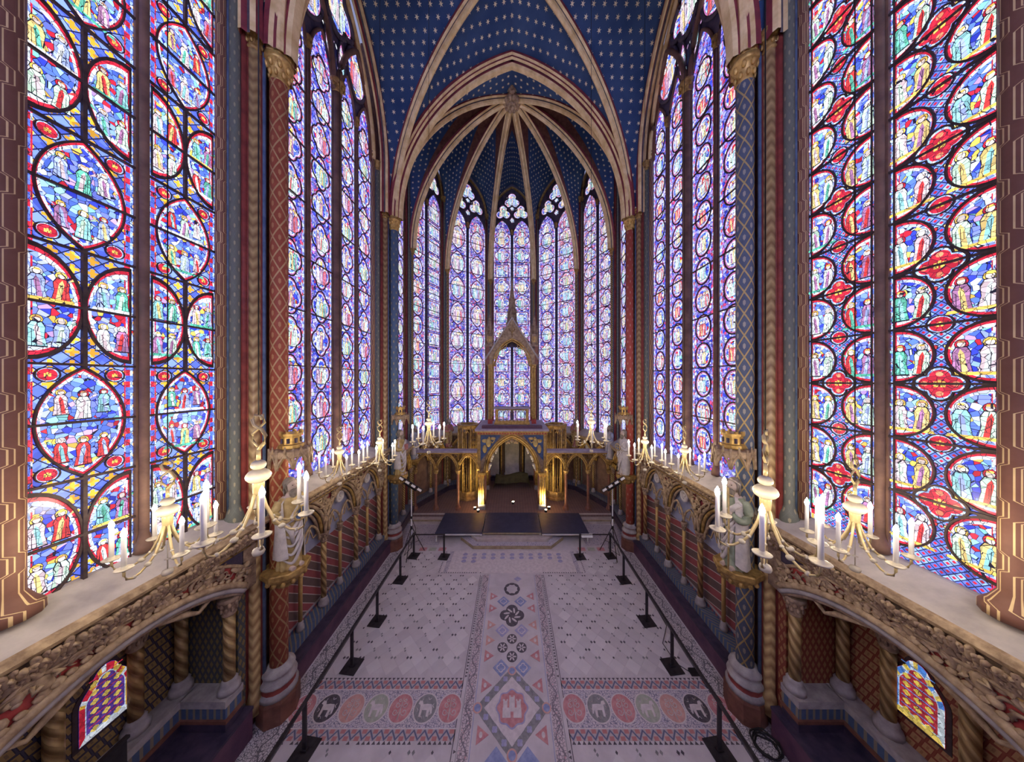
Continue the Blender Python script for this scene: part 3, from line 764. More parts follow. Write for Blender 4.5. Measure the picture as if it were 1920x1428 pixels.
# ---------------------------------------------------------------- carved pieces shared by the walls
def leaf_mesh(mat):
    def make():
        mb = MB(); mb.tube(smooth([(0, 0, -.05), (.035, 0, -.02), (.05, 0, .03), (.075, 0, .045), (.085, 0, .025)], 2), smooth_r([.012, .022, .030, .020, .006], 2), 6)
        for sg in (-1, 1): mb.tube(smooth([(0, sg * .005, -.04), (.03, sg * .03, -.02), (.04, sg * .052, .012), (.062, sg * .058, .025), (.066, sg * .05, .005)], 2), smooth_r([.010, .018, .022, .014, .005], 2), 6)
        return mb.mesh('leaf', mat)
    return cached(('leaf', mat), make)
def capital(mb, r, z0, h, cx=0, cy=0, mi=0, sq=True):
    mb.lathe([(r * 1.0, z0), (r * 1.28, z0 + .03 * h / .3), (r * 1.05, z0 + .06 * h / .3), (r * 1.25, z0 + h * .45), (r * 1.75, z0 + h * .78), (r * 1.9, z0 + h * .8), (r * 1.9, z0 + h)], 12, cx, cy, mi)
    for k in range(8):
        a = k * PI / 4
        mb.ball((cx + r * 1.5 * math.cos(a), cy + r * 1.5 * math.sin(a), z0 + h * .66), r * .38, r * .38, h * .16, 6, 4, mi)
        mb.ball((cx + r * 1.25 * math.cos(a + .4), cy + r * 1.25 * math.sin(a + .4), z0 + h * .36), r * .30, r * .30, h * .14, 6, 4, mi)
def colonnette(parent, x, y, z0, z1, r, mat, capmat='carved_stone', basemat='grey_stone', h=.3):
    mb = MB(); mb.lathe([(r, z0 + .22), (r, z1 - h + .01)], 14)
    o = mb.build('colonnette', mat, parent, (x, y, 0))
    b = MB(); b.lathe([(r * 1.9, z0), (r * 1.9, z0 + .07), (r * 1.75, z0 + .11), (r * 1.35, z0 + .15), (r * 1.45, z0 + .19), (r * 1.05, z0 + .23)], 12); b.build('base', basemat, o)
    c = MB(); capital(c, r, z1 - h, h); c.build('capital', capmat, o)
    return o
# ---------------------------------------------------------------- side walls
def arch_strip(mb, x, ys, zlow, ztop, mi=0, n=1):
    rows = [[(x, y, zlow(y) + (ztop - zlow(y)) * k / n) for k in range(n + 1)] for y in ys]
    mb.grid(rows, mi, False)
def lin(a, b, n): return [a + (b - a) * k / n for k in range(n + 1)]
WALL = {}
def lumps(mb, rr, n, pt, rmin, rmax, flat=.6):
    for _ in range(n):
        p = pt(rr); r = rr.uniform(rmin, rmax)
        if rr.random() < .5:
            a = rr.uniform(0, 2 * PI); c, s1 = math.cos(a), math.sin(a); q = Vector(p); d = -1 if p[0] > 0 else 1; d = d if abs(p[0]) > 4 else 0
            mb.tube([q + Vector((d * r * .3, (t * c - t * t * 8 * s1) * r * 22, (t * s1 + t * t * 8 * c) * r * 22)) for t in (-.09, -.04, 0, .04, .09)], [r * .15, r * .45, r * .55, r * .4, r * .12], 5); continue
        mb.ball(p, r * flat, r * rr.uniform(.7, 1.4), r * rr.uniform(.6, 1.2), 6, 4)
NYC = 3.60; NHW = 1.52
def niche_z(y):
    t = min(1, abs(y - NYC) / NHW); return 2.93 + .66 * (1 - t ** 1.9) ** .8
for s in (-1, 1):
    S_ = 'l' if s < 0 else 'r'
    mb = MB(); a, b = sorted((s * 5.47, s * 5.9)); mb.box(a, b, P1 + .3, P2 - .2, 0, 4.1, 0)
    wall = struct(mb.build('wall_' + side(s), 'stripes_' + S_)); WALL[s] = wall
    # sloping ledge under the windows
    prof = [(5.10, 4.04), (5.05, 4.07), (5.03, 4.12), (5.06, 4.18), (5.10, 4.20), (5.62, 4.41), (5.80, 4.43), (5.80, 4.04)]
    for y0, y1 in ((P0 - BAY, P0 + .0), (P0, P1), (P1, P2)):
        mb = MB(); n = len(prof); vs = [(s * x, y, z) for y in (y0, y1) for x, z in prof]
        mb.add(vs, [(i, (i + 1) % n, (i + 1) % n + n, i + n) for i in range(n)] + [tuple(range(n)), tuple(range(n, 2 * n))], [1, 1, 1, 1, 0, 0, 0, 0, 0, 0]); mb.build('ledge', ['ledge_stone', 'carved_tan'], wall)
    # cornice leaves, near bay in two rows and far bay in one
    rr = random.Random(5 + s); lm = leaf_mesh('carved_tan'); lm2 = leaf_mesh('carved_stone')
    y = 2.0; k = 0
    while y < P1 - .35:
        o = obj('cornice_leaf', lm if k % 2 else lm2, wall, (s * 5.06, y, 4.0), (rr.uniform(-.5, .5), rr.uniform(-.4, .4), 0 if s > 0 else PI), None); o.rotation_euler.z = PI if s > 0 else 0
        o.scale = (1.25, 1.25, 1.35); k += 1; y += .098
        o = obj('cornice_leaf', lm2 if k % 3 else lm, wall, (s * 5.11, y - .05, 3.89), (rr.uniform(-.5, .5), 0, PI if s > 0 else 0)); o.scale = (1.1, 1.2, 1.25)
    y = P1 + .45; k = 0
    while y < P2 - .3:
        o = obj('cornice_leaf', lm if k % 2 else lm2, wall, (s * 5.10, y, 3.99), (0, 0, PI if s > 0 else 0)); k += 1; y += .12
    mb = MB(); mb.tube([(s * 5.13, 1.5, 3.80), (s * 5.13, P1 - .3, 3.80)], .03, 6); mb.tube([(s * 5.13, P1 + .3, 3.90), (s * 5.13, P2 - .3, 3.90)], .025, 6); mb.build('cornice_roll', 'old_gold', wall)
    mb = MB(); a, b = sorted((s * 5.12, s * 5.6)); mb.box(a, b, P0 - BAY, P1 - .2, 3.78, 4.06); mb.box(a, b, P1 + .2, P2, 3.9, 4.06); mb.build('cornice_block', 'carved_stone', wall)
    # ---- blind arcade of the far bay
    big = [5.87, 7.40, 8.93, 10.46]
    for i, y in enumerate(big):
        if i: colonnette(wall, s * 5.30, y, .72, 2.78, .068, 'gold_spiral' if s < 0 else 'rust_spiral')
    for y in [q + .765 for q in big[:3]]: colonnette(wall, s * 5.34, y, .72, 2.62, .046, 'gold_plain_col', 'carved_stone', 'grey_stone', .25)
    for i in range(3):
        y0, y1 = big[i], big[i + 1]; ym = (y0 + y1) / 2
        for off, r, x, mt in ((0, .05, 5.25, 'carved_tan'), (.085, .045, 5.30, 'old_gold'), (.16, .04, 5.36, 'carved_stone'), (-.075, .035, 5.20, 'carved_tan')):
            mb = MB(); mb.tube([(s * x, yy, z) for yy, z in pointed(y0 + off, y1 - off, 2.78, 3.84 - off * 1.2, 10)], r, 6, 0, False, True, (1, 0, 0)); mb.build('arch_moulding', mt, wall)
        for a, b in ((y0 + .12, ym), (ym, y1 - .12)):
            mb = MB(); mb.tube([(s * 5.33, yy, z) for yy, z in pointed(a, b, 2.62, 3.16, 7)], .032, 6, 0, False, True, (1, 0, 0))
            c = (a + b) / 2; q = (b - a) * .22
            for sg in (-1, 1): mb.tube([(s * 5.35, c + sg * q * 1.55, 2.80), (s * 5.35, c + sg * q * .75, 2.78), (s * 5.35, c + sg * q * .45, 2.90), (s * 5.35, c, 3.06)], .02, 5, 0, False, True, (1, 0, 0))
            mb.build('cusped_arch', 'carved_tan', wall)
        mb = MB(); mb.lathe([(.17, -.03), (.17, .05), (.14, .06), (.13, .03), (0.001, .03)], 16); mb.ball((-.03, .02, .04), .05, .05, .02, 6, 4); mb.ball((.04, -.03, .04), .05, .06, .02, 6, 4); mb.build('relief_roundel', 'pale_stone', wall, (s * 5.37, ym, 3.42), (0, -s * PI / 2, 0))
    mb = MB(); ys = lin(P1 + .27, big[-1] + .3, 80)
    def zl(y):
        for i in range(3):
            if big[i] <= y <= big[i + 1]:
                hf = .765; d = abs(y - (big[i] + big[i + 1]) / 2); q = hf - d
                pr = arc_pts(hf, 1.06, 24)
                for (p0, z0), (p1, z1) in zip(pr, pr[1:]):
                    if p0 <= q <= p1: return 2.80 + z0 + (z1 - z0) * (q - p0) / max(1e-6, p1 - p0)
        return 2.80
    arch_strip(mb, s * 5.24, ys, zl, 4.0); mb.build('spandrel', 'rib_red', wall)
    mb = MB()
    def sp(r):
        while True:
            y = r.uniform(P1 + .3, big[-1] + .2); z = r.uniform(2.9, 3.95)
            if z > zl(y) + .08: return (s * 5.21, y, z)
    lumps(mb, rr, 260, sp, .03, .075); stuff(mb.build('foliage_relief', 'carved_tan', wall))
    # bench along the far bay
    mb = MB(); a, b = sorted((s * 4.96, s * 5.5)); mb.box(a, b, P1 + .3, P2 - .35, 0, .46, 0); mb.box(*sorted((s * 4.93, s * 5.5)), P1 + .3, P2 - .35, .46, .52, 1); mb.build('bench', ['bench_purple', 'bench_top'], wall)
    mb = MB(); mb.box(*sorted((s * 5.18, s * 5.5)), P1 + .3, P2 - .3, .52, .72); mb.build('arcade_plinth', 'plinth_band', wall)
    # ---- royal niche of the near bay
    Y0, Y1 = NYC - NHW - .04, NYC + NHW - .05
    back, sd = ('niche_dark', 'lozenge_dark') if s < 0 else ('niche_red', 'lozenge_red')
    mb = MB(); mb.box(*sorted((s * 6.35, s * 6.6)), Y0 - .1, Y1 + .15, 0, 3.7); mb.build('niche_back', back, wall)
    mb = MB(); mb.box(*sorted((s * 5.26, s * 6.4)), Y1 - .02, Y1 + .12, 0, 3.7); mb.build('niche_side', sd, wall)
    mb = MB(); mb.box(*sorted((s * 5.26, s * 6.4)), Y0 - .12, Y0 + .02, 0, 3.7); mb.build('niche_side', sd, wall)
    mb = MB(); mb.box(*sorted((s * 5.3, s * 6.4)), Y0, Y1, 3.55, 3.75); mb.build('niche_soffit', 'dark_paint', wall)
    mb = MB(); ys = lin(Y0 + .04, Y1 - .04, 60)
    ext = lambda y: min(3.78, niche_z(y) + .40)
    rows = [[(s * 5.14, y, niche_z(y)), (s * 5.14, y, ext(y))] for y in ys]; mb.grid(rows, 0, False)
    rows = [[(s * 5.14, y, ext(y)), (s * 5.14, y, 3.8)] for y in ys]; mb.grid(rows, 1, False)
    rows = [[(s * 5.14, y, niche_z(y)), (s * 5.45, y, niche_z(y))] for y in ys]; mb.grid(rows, 2, True); mb.box(*sorted((s * 5.14, s * 5.45)), Y1 - .05, P1 - .2, 2.95, 3.8, 3)
    mb.build('niche_spandrel', ['red_paint', 'dark_paint', 'grey_stone', 'carved_stone'], wall)
    for x, dz, r, mt in ((5.10, .05, .055, 'carved_tan'), (5.13, -.045, .05, 'grey_stone'), (5.18, -.11, .045, 'carved_stone'), (5.26, -.13, .05, 'carved_tan'), (5.12, .40, .03, 'carved_tan')):
        mb = MB(); mb.tube([(s * x, y, min(3.80, niche_z(y) + dz)) for y in ys], r, 7, 0, False, True, (1, 0, 0)); mb.build('niche_arch', mt, wall)
    mb = MB()                                    # cusps of the arch
    for yk in (NYC + .78, NYC - .78):
        z0 = niche_z(yk); mb.tube([(s * 5.22, yk + .55, niche_z(min(Y1 - .1, yk + .55)) - .13), (s * 5.22, yk + .18, z0 - .17), (s * 5.22, yk, z0 - .30), (s * 5.22, yk - .18, z0 - .17), (s * 5.22, yk - .6, niche_z(yk - .6) - .13)], [.03, .05, .03, .05, .03], 6, 0, False, True, (1, 0, 0))
    mb.build('arch_cusp', 'carved_tan', wall)
    bead = cached('bead', lambda: MB().ball((0, 0, 0), .035, .045, .035, 6, 5).mesh('bead', 'carved_tan'))
    y = 2.1
    while y < Y1 - .1: obj('bead', bead, wall, (s * 5.10, y, niche_z(y) + .13)); y += .105
    # angels and scrolls carved over the arch
    def angel():
        mb = MB(); mb.ball((0, 0, 0), .05, .075, .12, 8, 6); mb.ball((.03, 0, .15), .045, .045, .055, 8, 6); mb.ball((.0, .13, .05), .02, .12, .05, 8, 5); mb.ball((.0, -.13, .05), .02, .12, .05, 8, 5)
        mb.tube([(.03, .06, .06), (.07, .1, .0), (.08, .04, .04)], .02, 5); mb.tube([(.03, -.06, .06), (.07, -.1, .0), (.08, -.04, .04)], .02, 5); mb.ball((.01, .05, -.13), .04, .06, .06, 6, 4); mb.ball((.01, -.05, -.13), .04, .06, .06, 6, 4)
        return mb.mesh('angel_relief', 'carved_tan')
    am = cached('angel', angel)
    for k in range(6):
        y = 2.35 + .52 * k
        z = niche_z(y) + .26; o = obj('angel_relief', am, wall, (s * 5.12, y, z), (math.atan2(niche_z(y + .05) - niche_z(y - .05), .1) * (1 if s > 0 else 1), 0, PI if s > 0 else 0))
    mb = MB(); lumps(mb, rr, 100, lambda r: (lambda y: (s * 5.12, y, min(3.76, niche_z(y) + r.uniform(.17, .42))))(r.uniform(2.0, Y1)), .022, .06); lumps(mb, rr, 55, lambda r: (s * 5.10, r.uniform(2.0, P1 - .3), r.uniform(3.80, 4.02)), .025, .055); stuff(mb.build('foliage_relief', 'carved_stone', wall))
    for y, x, mt in ((Y1 - .12, 5.32, 'gold_spiral'), (Y1 - .14, 6.20, 'gold_spiral'), (4.36, 6.24, 'gold_spiral' if s > 0 else 'rust_spiral'), (3.58, 6.24, 'gold_spiral'), (2.75, 6.24, 'gold_spiral')):
        colonnette(wall, s * x, y, 1.2, 2.97 if x < 6 else 2.92, .085, mt, 'carved_stone', 'grey_stone', .36)
    mb = MB(); mb.box(*sorted((s * 6.02, s * 6.36)), Y0, Y1, .86, 1.07, 1); mb.box(*sorted((s * 6.0, s * 6.36)), Y0, Y1, 1.07, 1.2, 0); mb.box(*sorted((s * 5.2, s * 6.02)), Y1 - .30, Y1, .86, 1.07, 1); mb.box(*sorted((s * 5.18, s * 6.02)), Y1 - .32, Y1, 1.07, 1.2, 0); mb.box(*sorted((s * 5.16, s * 6.36)), Y1 - .33, Y1, .80, .86, 2); mb.box(*sorted((s * 5.98, s * 6.36)), Y0, Y1 - .33, .80, .86, 2); mb.box(*sorted((s * 5.2, s * 6.36)), Y1 - .30, Y1, .62, .80, 3); mb.box(*sorted((s * 6.02, s * 6.36)), Y0, Y1 - .30, .62, .80, 3); mb.build('niche_plinth', ['grey_stone', 'plinth_band', 'shaft_brown', 'bench_top'], wall)
    mb = MB(); mb.box(*sorted((s * 5.68, s * 6.36)), Y0, Y1, 0, .57, 0); mb.box(*sorted((s * 5.10, s * 5.7)), Y1 - .72, Y1 + .1, 0, .57, 0); mb.box(*sorted((s * 5.08, s * 6.36)), Y1 - .74, Y1 + .1, .57, .62, 1); mb.box(*sorted((s * 5.66, s * 6.36)), Y0, Y1 - .74, .57, .62, 1); mb.build('bench', ['bench_purple', 'bench_top'], wall)
    # little niche window
    win_n += 1; mb = MB()
    def lobed(hw, z0, zs, za):
        t = []
        for k in range(9): a = PI - PI * k / 8; t.append((hw * .5 * math.cos(a), za - hw * .62 + hw * .62 * math.sin(a)))
        l = [(-hw * .5 - hw * .5 * math.sin(PI / 2 * (1 - k / 5)), zs + (za - hw * .62 - zs) * k / 5) for k in range(6)]
        return [(-hw, z0)] + l + t + [(-x, z) for x, z in l[::-1]] + [(hw, z0)]
    ol = lobed(.26, 1.62, 2.18, 2.60); big_ = lobed(.31, 1.57, 2.19, 2.66)
    mb.prism(big_, .0, .03)
    nw = struct(mb.build('window_%d' % win_n, 'lead', None, (s * 6.34, 4.10, 0), (0, 0, PI / 2 if s < 0 else -PI / 2)))
    me = MB(); me.prism(ol, -.012, 0); cc = [RD, (.9, .5, .05), (.85, .9, 1), RD] if s < 0 else [(.1, .3, .9), (.8, .9, 1), (.95, .7, .15), (.1, .3, .9)]
    me = MB(); me.flatp(ol, -.012, 0, (.12, .05, .35) if s < 0 else (.55, .04, .06)); o2 = scaled(ol, .78, 0, 2.05); dense = []
    me.ring(o2, scaled(ol, .99, 0, 2.05), -.014, -.014, 0, cc); me.ring(scaled(o2, .95, 0, 2.05), o2, -.015, -.015, 0, [(.6, .8, 1), (.7, .85, 1)])
    for i in range(6):
        for j in range(3):
            cx, cz = (j - 1) * .115, 1.74 + i * .135
            me.flatp([(cx + x, cz + z) for x, z in quatrefoil(.042, 5)], -.016, 0, (.95, .68, .15) if s < 0 else (.98, .72, .12))
        me.flatp([(-.17, 1.80 + i * .135), (.17, 1.80 + i * .135), (.17, 1.815 + i * .135), (-.17, 1.815 + i * .135)], -.0165, 0, (.75, .05, .1) if s < 0 else (.15, .35, .9))
    me.build('glass_pane', 'glass_low', nw)
# ---------------------------------------------------------------- piers
def pier(s, y, main, label):
    root = empty('engaged_pier', (s * 4.96, y, 0)); tag(root, label, 'pier', None)
    mb = MB(); mb.lathe([(.36, 0), (.36, .42), (.33, .48)], 8, 0, 0, 0, False); mb.build('plinth', 'shaft_brown', root)
    mb = MB(); mb.lathe([(.33, .48), (.33, .56), (.29, .60), (.29, .70), (.31, .72), (.31, .76), (.26, .80), (.25, .88), (.28, .91), (.27, .96), (.21, 1.0), (.18, 1.04)], 16, mis=[0, 0, 1, 2, 0, 0, 0, 1, 0, 0, 0]); mb.build('base', ['grey_stone', 'shaft_red', 'plinth_band'], root)
    mb = MB(); mb.lathe([(.155, 1.03), (.155, 7.0), (.155, 13.3)], 20); mb.build('main_shaft', main, root)
    mb = MB(); capital(mb, .13, 13.25, .52); mb.lathe([(.22, 13.74), (.25, 13.78), (.25, 13.84), (.22, 13.85)], 8, sm=False); mb.build('capital', 'gold', root)
    for sg in (-1, 1):
        mb = MB(); mb.lathe([(.13, .3), (.13, .6), (.105, .68), (.095, .75), (.095, 13.7)], 14); mb.build('chevron_shaft', 'gold_chevron', root, (s * .26, sg * .27, 0))
        mb = MB(); capital(mb, .095, 13.65, .42); mb.build('capital', 'old_gold', root, (s * .26, sg * .27, 0))
        for dx, dy, r, mt in ((.17, .16, .035, 'shaft_blue'), (.36, .38, .05, 'shaft_red'), (.20, .20, .03, 'shaft_red'), (.33, .33, .04, 'shaft_red')):
            mb = MB(); mb.lathe([(r, .3), (r, 15.7)], 10); mb.build('slim_shaft', mt, root, (s * dx, sg * dy, 0))
        mb = MB(); mb.lathe([(.15, 4.1), (.15, 4.35), (.13, 4.45), (.105, 4.51), (.085, 4.58), (.085, 15.5)], 14); mb.build('green_shaft', 'green_spray', root, (s * .45, sg * .47, 0))
        mb = MB(); capital(mb, .085, 15.45, .35); mb.build('capital', 'old_gold', root, (s * .45, sg * .47, 0))
        mb = MB(); mb.lathe([(.04, 4.4), (.04, 15.7)], 10); mb.build('slim_shaft', 'shaft_blue', root, (s * .52, sg * .53, 0))
        mb = MB(); mb.lathe([(.075, 4.4), (.075, 15.8)], 12); mb.build('key_shaft', 'jamb_key', root, (s * .57, sg * .60, 0))
    mb = MB(); mb.box(*sorted((s * .32, s * .62)), -.36, .36, 0, 16); mb.box(*sorted((s * .5, s * 1.1)), -.56, .56, 4.3, 20.5); mb.build('pier_core', 'shaft_brown', root)
    # statue console
    mb = MB(); pts = []
    mb.lathe([(.19, 2.72), (.26, 2.80), (.36, 2.93), (.40, 2.96), (.42, 3.0), (.42, 3.08), (.40, 3.10)], 8, -s * .16, 0, 0, False)
    for k in range(12): a = 2 * PI * k / 12; mb.ball((-s * .16 + .31 * math.cos(a), .31 * math.sin(a), 2.86), .05, .05, .06, 6, 4)
    mb.build('console', 'old_gold', root)
    # statue canopy shaped like a little walled town
    mb = MB(); cx = -s * .26
    mb.lathe([(.34, 5.42), (.36, 5.44), (.36, 5.56), (.32, 5.58)], 8, cx, 0, 0, False)
    for k in range(8):
        a = 2 * PI * (k + .5) / 8; px, py = cx + .33 * math.cos(a), .33 * math.sin(a)
        t = Vector((-math.sin(a), math.cos(a), 0))
        mb.tube([(px - t.x * .13, py - t.y * .13, 5.22), (px - t.x * .09, py - t.y * .09, 5.36), (px, py, 5.52), (px + t.x * .09, py + t.y * .09, 5.36), (px + t.x * .13, py + t.y * .13, 5.22)], .025, 5)
        mb.tube([(px, py, 5.52), (px, py, 5.66)], [.03, .012], 5)
        q = 2 * PI * k / 8; mb.tube([(cx + .35 * math.cos(q), .35 * math.sin(q), 5.2), (cx + .35 * math.cos(q), .35 * math.sin(q), 5.62)], [.03, .022], 5)
    mb.build('canopy', 'carved_tan', root)
    mb = MB(); mb.lathe([(.19, 5.56), (.22, 5.60), (.22, 5.66), (.17, 5.68), (.17, 5.84), (.20, 5.85), (.20, 5.90), (.15, 5.91)], 8, cx, 0, 0, False)
    for k in range(8):
        a = 2 * PI * (k + .5) / 8; mb.box(cx + .165 * math.cos(a) - .02, cx + .165 * math.cos(a) + .02, .165 * math.sin(a) - .02, .165 * math.sin(a) + .02, 5.70, 5.80, 1); mb.box(cx + .18 * math.cos(a) - .025, cx + .18 * math.cos(a) + .025, .18 * math.sin(a) - .025, .18 * math.sin(a) + .025, 5.90, 5.95)
    mb.build('canopy_tower', ['gold', 'dark_paint'], root)
    return root
pier(-1, P1, 'red_lattice', 'tall red pier painted with gold diamond lattice and castles')
pier(1, P1, 'blue_lattice', 'tall slate blue pier painted with gold lattice and fleurs-de-lis')
pier(-1, P2, 'blue_fleur', 'tall light blue pier strewn with gold fleurs-de-lis beside the apse')
pier(1, P2, 'red_castle', 'tall plain red pier strewn with pale castles beside the apse')
# ---------------------------------------------------------------- apse wall
mb = MB()
pts = [vl(i) for i in range(4)] + [V[i] for i in (3, 2, 1, 0)]
segs = list(zip(pts, pts[1:]))
for (a, b) in segs:
    u = Vector((b[0] - a[0], b[1] - a[1], 0)).normalized(); o = Vector((-u.y, u.x, 0))
    A = Vector((a[0], a[1], 0)); B = Vector((b[0], b[1], 0)); q = []
    for z in (0, 4.0):
        for p in (A + o * .12, B + o * .12, B + o * .5, A + o * .5): q.append((p.x, p.y, z))
    mb.add(q, [(0, 1, 5, 4), (1, 2, 6, 5), (2, 3, 7, 6), (3, 0, 4, 7), (4, 5, 6, 7)], 0)
apse = struct(mb.build('wall_apse', 'wall_umber'))
for j, (a, b) in enumerate(segs):
    u = Vector((b[0] - a[0], b[1] - a[1], 0)); L = u.length; u.normalize(); o = Vector((-u.y, u.x, 0)); A = Vector((a[0], a[1], 0)); rz = math.atan2(u.y, u.x)
    mb = MB(); pr = [(-.28, 3.62), (-.33, 3.70), (-.33, 3.76), (-.30, 3.80), (.20, 4.10), (.5, 4.12), (.5, 3.62)]; n = len(pr)
    mb.add([(x, y, z) for x in (-.05, L + .05) for y, z in pr], [(i, (i + 1) % n, (i + 1) % n + n, i + n) for i in range(n)] + [tuple(range(n)), tuple(range(n, 2 * n))], [1, 1, 1, 0, 0, 0, 0, 0, 0]); mb.build('ledge', ['ledge_stone', 'carved_tan'], apse, (a[0], a[1], 0), (0, 0, rz))
    k = 2; W = (L - .4) / k
    for i in range(k):
        x0 = .2 + W * i; x1 = x0 + W; mb = MB()
        for off, r, y in ((.04, .045, -.16), (.11, .04, -.11), (.18, .035, -.06)): mb.tube([(x, y, z) for x, z in pointed(x0 + off, x1 - off, 2.55, 3.52 - off, 8)], r, 6)
        mb.build('arcade_arch', 'gold', apse, (a[0], a[1], 0), (0, 0, rz))
        mb = MB(); mb.ball(((x0 + x1) / 2, -.02, 3.15), .16, .04, .18, 12, 6); mb.build('relief_roundel', 'pale_stone', apse, (a[0], a[1], 0), (0, 0, rz))
        for xx in ([x0, x1] if i == 0 else [x1]):
            p = A + u * xx - o * .12; colonnette(apse, p.x, p.y, .75, 2.6, .06, 'gold_fine', 'carved_stone', 'grey_stone')
    mb = MB(); mb.box(0, L, -.30, .14, .3, .60, 1); mb.box(0, L, -.22, .14, .60, .75, 0); mb.build('arcade_plinth', ['plinth_band', 'bench_top'], apse, (a[0], a[1], 0), (0, 0, rz))
    mb = MB(); rr = random.Random(j)
    lumps(mb, rr, 60, lambda r: (r.uniform(0, L), -.20, r.uniform(3.42, 3.68)), .03, .06, 1); stuff(mb.build('foliage_relief', 'carved_tan', apse, (a[0], a[1], 0), (0, 0, rz)))
# slender apse piers
for s in (-1, 1):
    for i, nm in ((1, 'slender gilt and red apse pier next to the %s pier' % ('light blue' if s < 0 else 'plain red')), (2, 'slender apse pier rising behind the %s chandelier' % 'x'), (3, '')):
        c = Vector((s * V[i][0], V[i][1], 0)); d = (Vector((0, 13, 0)) - c).normalized(); t = Vector((-d.y, d.x, 0))
        root = struct(obj('trim_%d' % ((i - 1) * 2 + (1 if s < 0 else 2)), MB().box(-.14, .14, -.05, .45, 0, 20.2).mesh('trim', 'shaft_brown'), None, c, (0, 0, math.atan2(d.y, d.x) + PI / 2)))
        for x, y, r, mt in ((0, -.16, .075, 'gold_fine' if i != 2 else 'gold_chevron'), (.14, -.06, .06, 'shaft_red'), (-.14, -.06, .06, 'green_spray'), (.22, .03, .05, 'green_spray'), (-.22, .03, .05, 'shaft_red'), (.28, .14, .04, 'jamb_key'), (-.28, .14, .04, 'jamb_key'), (.08, -.12, .03, 'shaft_blue'), (-.08, -.12, .03, 'shaft_blue')):
            top = ZC - .3 if (abs(x) < .01) else 17.9
            mb = MB(); mb.lathe([(r * 1.6, .35), (r * 1.6, .7), (r, .8), (r, top)], 12); o = mb.build('shaft', mt, root, (x, y, 0))
            if abs(x) < .2 and r > .05: c2 = MB(); capital(c2, r, top - .02, .34); c2.build('capital', 'old_gold', o)
        mb = MB(); mb.lathe([(.10, 2.7), (.2, 2.85), (.28, 2.92), (.28, 3.0)], 8, 0, -.25, 0, False); mb.build('console', 'old_gold', root)
# enclosing walls out of the photograph's view
mb = MB(); mb.box(-6.2, 6.2, P0 - BAY - .5, P0 - BAY, 0, 21); struct(mb.build('wall_west', 'wall_umber'))
for s in (-1, 1):
    mb = MB(); mb.box(*sorted((s * 5.2, s * 5.6)), P0 - BAY, NYC - NHW - .1, 0, 4.05); mb.build('plain_dado', 'wall_umber', WALL[s])
    mb = MB(); mb.box(*sorted((s * 5.3, s * 5.9)), P0 - .55, P0 + .55, 0, 20.5); mb.build('pier_core', 'shaft_brown', WALL[s])
# ---------------------------------------------------------------- floor
worn('floor_ground', (.50, .46, .48), (.64, .595, .61), 1.6, .55, 0, .05)
g = G('tile_beige', .45); rd = g.rand(); n = g.noise(3, 4); c = g.ramp(rd, [(0, (.58, .545, .56)), (.3, (.65, .615, .625)), (.6, (.71, .67, .67)), (.85, (.60, .555, .57)), (1, (.74, .70, .70))], False)
g.base(g.mul(c, g.mix(n, (.85, .85, .85), (1.05, 1.05, 1.05))))
worn('inlay_dark', (.06, .055, .07), (.14, .125, .14), 12, .5, 0, 0)
worn('inlay_grey', (.20, .20, .21), (.30, .30, .30), 12, .5, 0, 0)
worn('inlay_red', (.48, .19, .21), (.62, .32, .32), 9, .5, 0, 0)
worn('inlay_salmon', (.54, .29, .26), (.66, .41, .36), 9, .5, 0, 0)
worn('inlay_green', (.34, .37, .30), (.46, .48, .39), 9, .5, 0, 0)
worn('inlay_blue', (.20, .25, .46), (.34, .38, .58), 9, .5, 0, 0)
worn('inlay_lavender', (.30, .30, .50), (.42, .40, .56), 9, .5, 0, 0)
worn('inlay_pale', (.56, .51, .52), (.70, .64, .64), 9, .5, 0, 0)
def scroll_mat(name, base, dark, mid, sc_, axis='y'):
    g = G(name, .5); x, y, z = g.xyz(); n = g.noise(5, 3); u, v = (y, x) if axis == 'y' else (x, y)
    w1 = g.math('SINE', u * sc_) * .06; d = (v - w1).ab(); q = g.voro(sc_ * 1.4, g.vec(x, y, 0), 'DISTANCE_TO_EDGE', .8, 'Distance')
    c = g.mix((d < .014).mx(q < .07), g.mix(n, base, tuple(a * 1.15 for a in base)), dark); c = g.mix((q > .30) * (n > .5), c, mid); g.base(c)
scroll_mat('scroll_black', (.56, .52, .53), (.15, .14, .16), (.20, .18, .20), 14)
scroll_mat('scroll_red', (.56, .48, .50), (.22, .19, .22), (.56, .28, .31), 13)
scroll_mat('scroll_blue', (.56, .51, .54), (.24, .23, .31), (.32, .33, .52), 16, 'x')
g = G('zigzag_band', .5); x, y, z = g.xyz(); n = g.noise(7, 3)
t = ((x * 4.6).fr() - .5).ab() * 2; v = y * 7.5 + .5
zz = (v - t).ab() < .20; up = v > t
c = g.mix(up, g.mix(n, (.46, .39, .39), (.54, .45, .43)), g.mix(n, (.44, .37, .38), (.50, .42, .42))); tri = ((v - .95).ab() < .3) * (t < .42) + ((v - .05).ab() < .3) * (t > .58)
c = g.mix(zz, c, g.mix(n, (.14, .17, .30), (.26, .28, .42))); c = g.mix(tri.mn(1.0), c, g.mix(n, (.42, .15, .16), (.55, .26, .24))); c = g.mix(((v - t).ab() < .06), c, (.10, .09, .12)); g.base(c)
floor_mb = MB(); floor_mb.box(-6.6, 6.6, P0 - BAY, 18.6, -.3, 0, 0)
floor = struct(floor_mb.build('floor', 'floor_ground'))
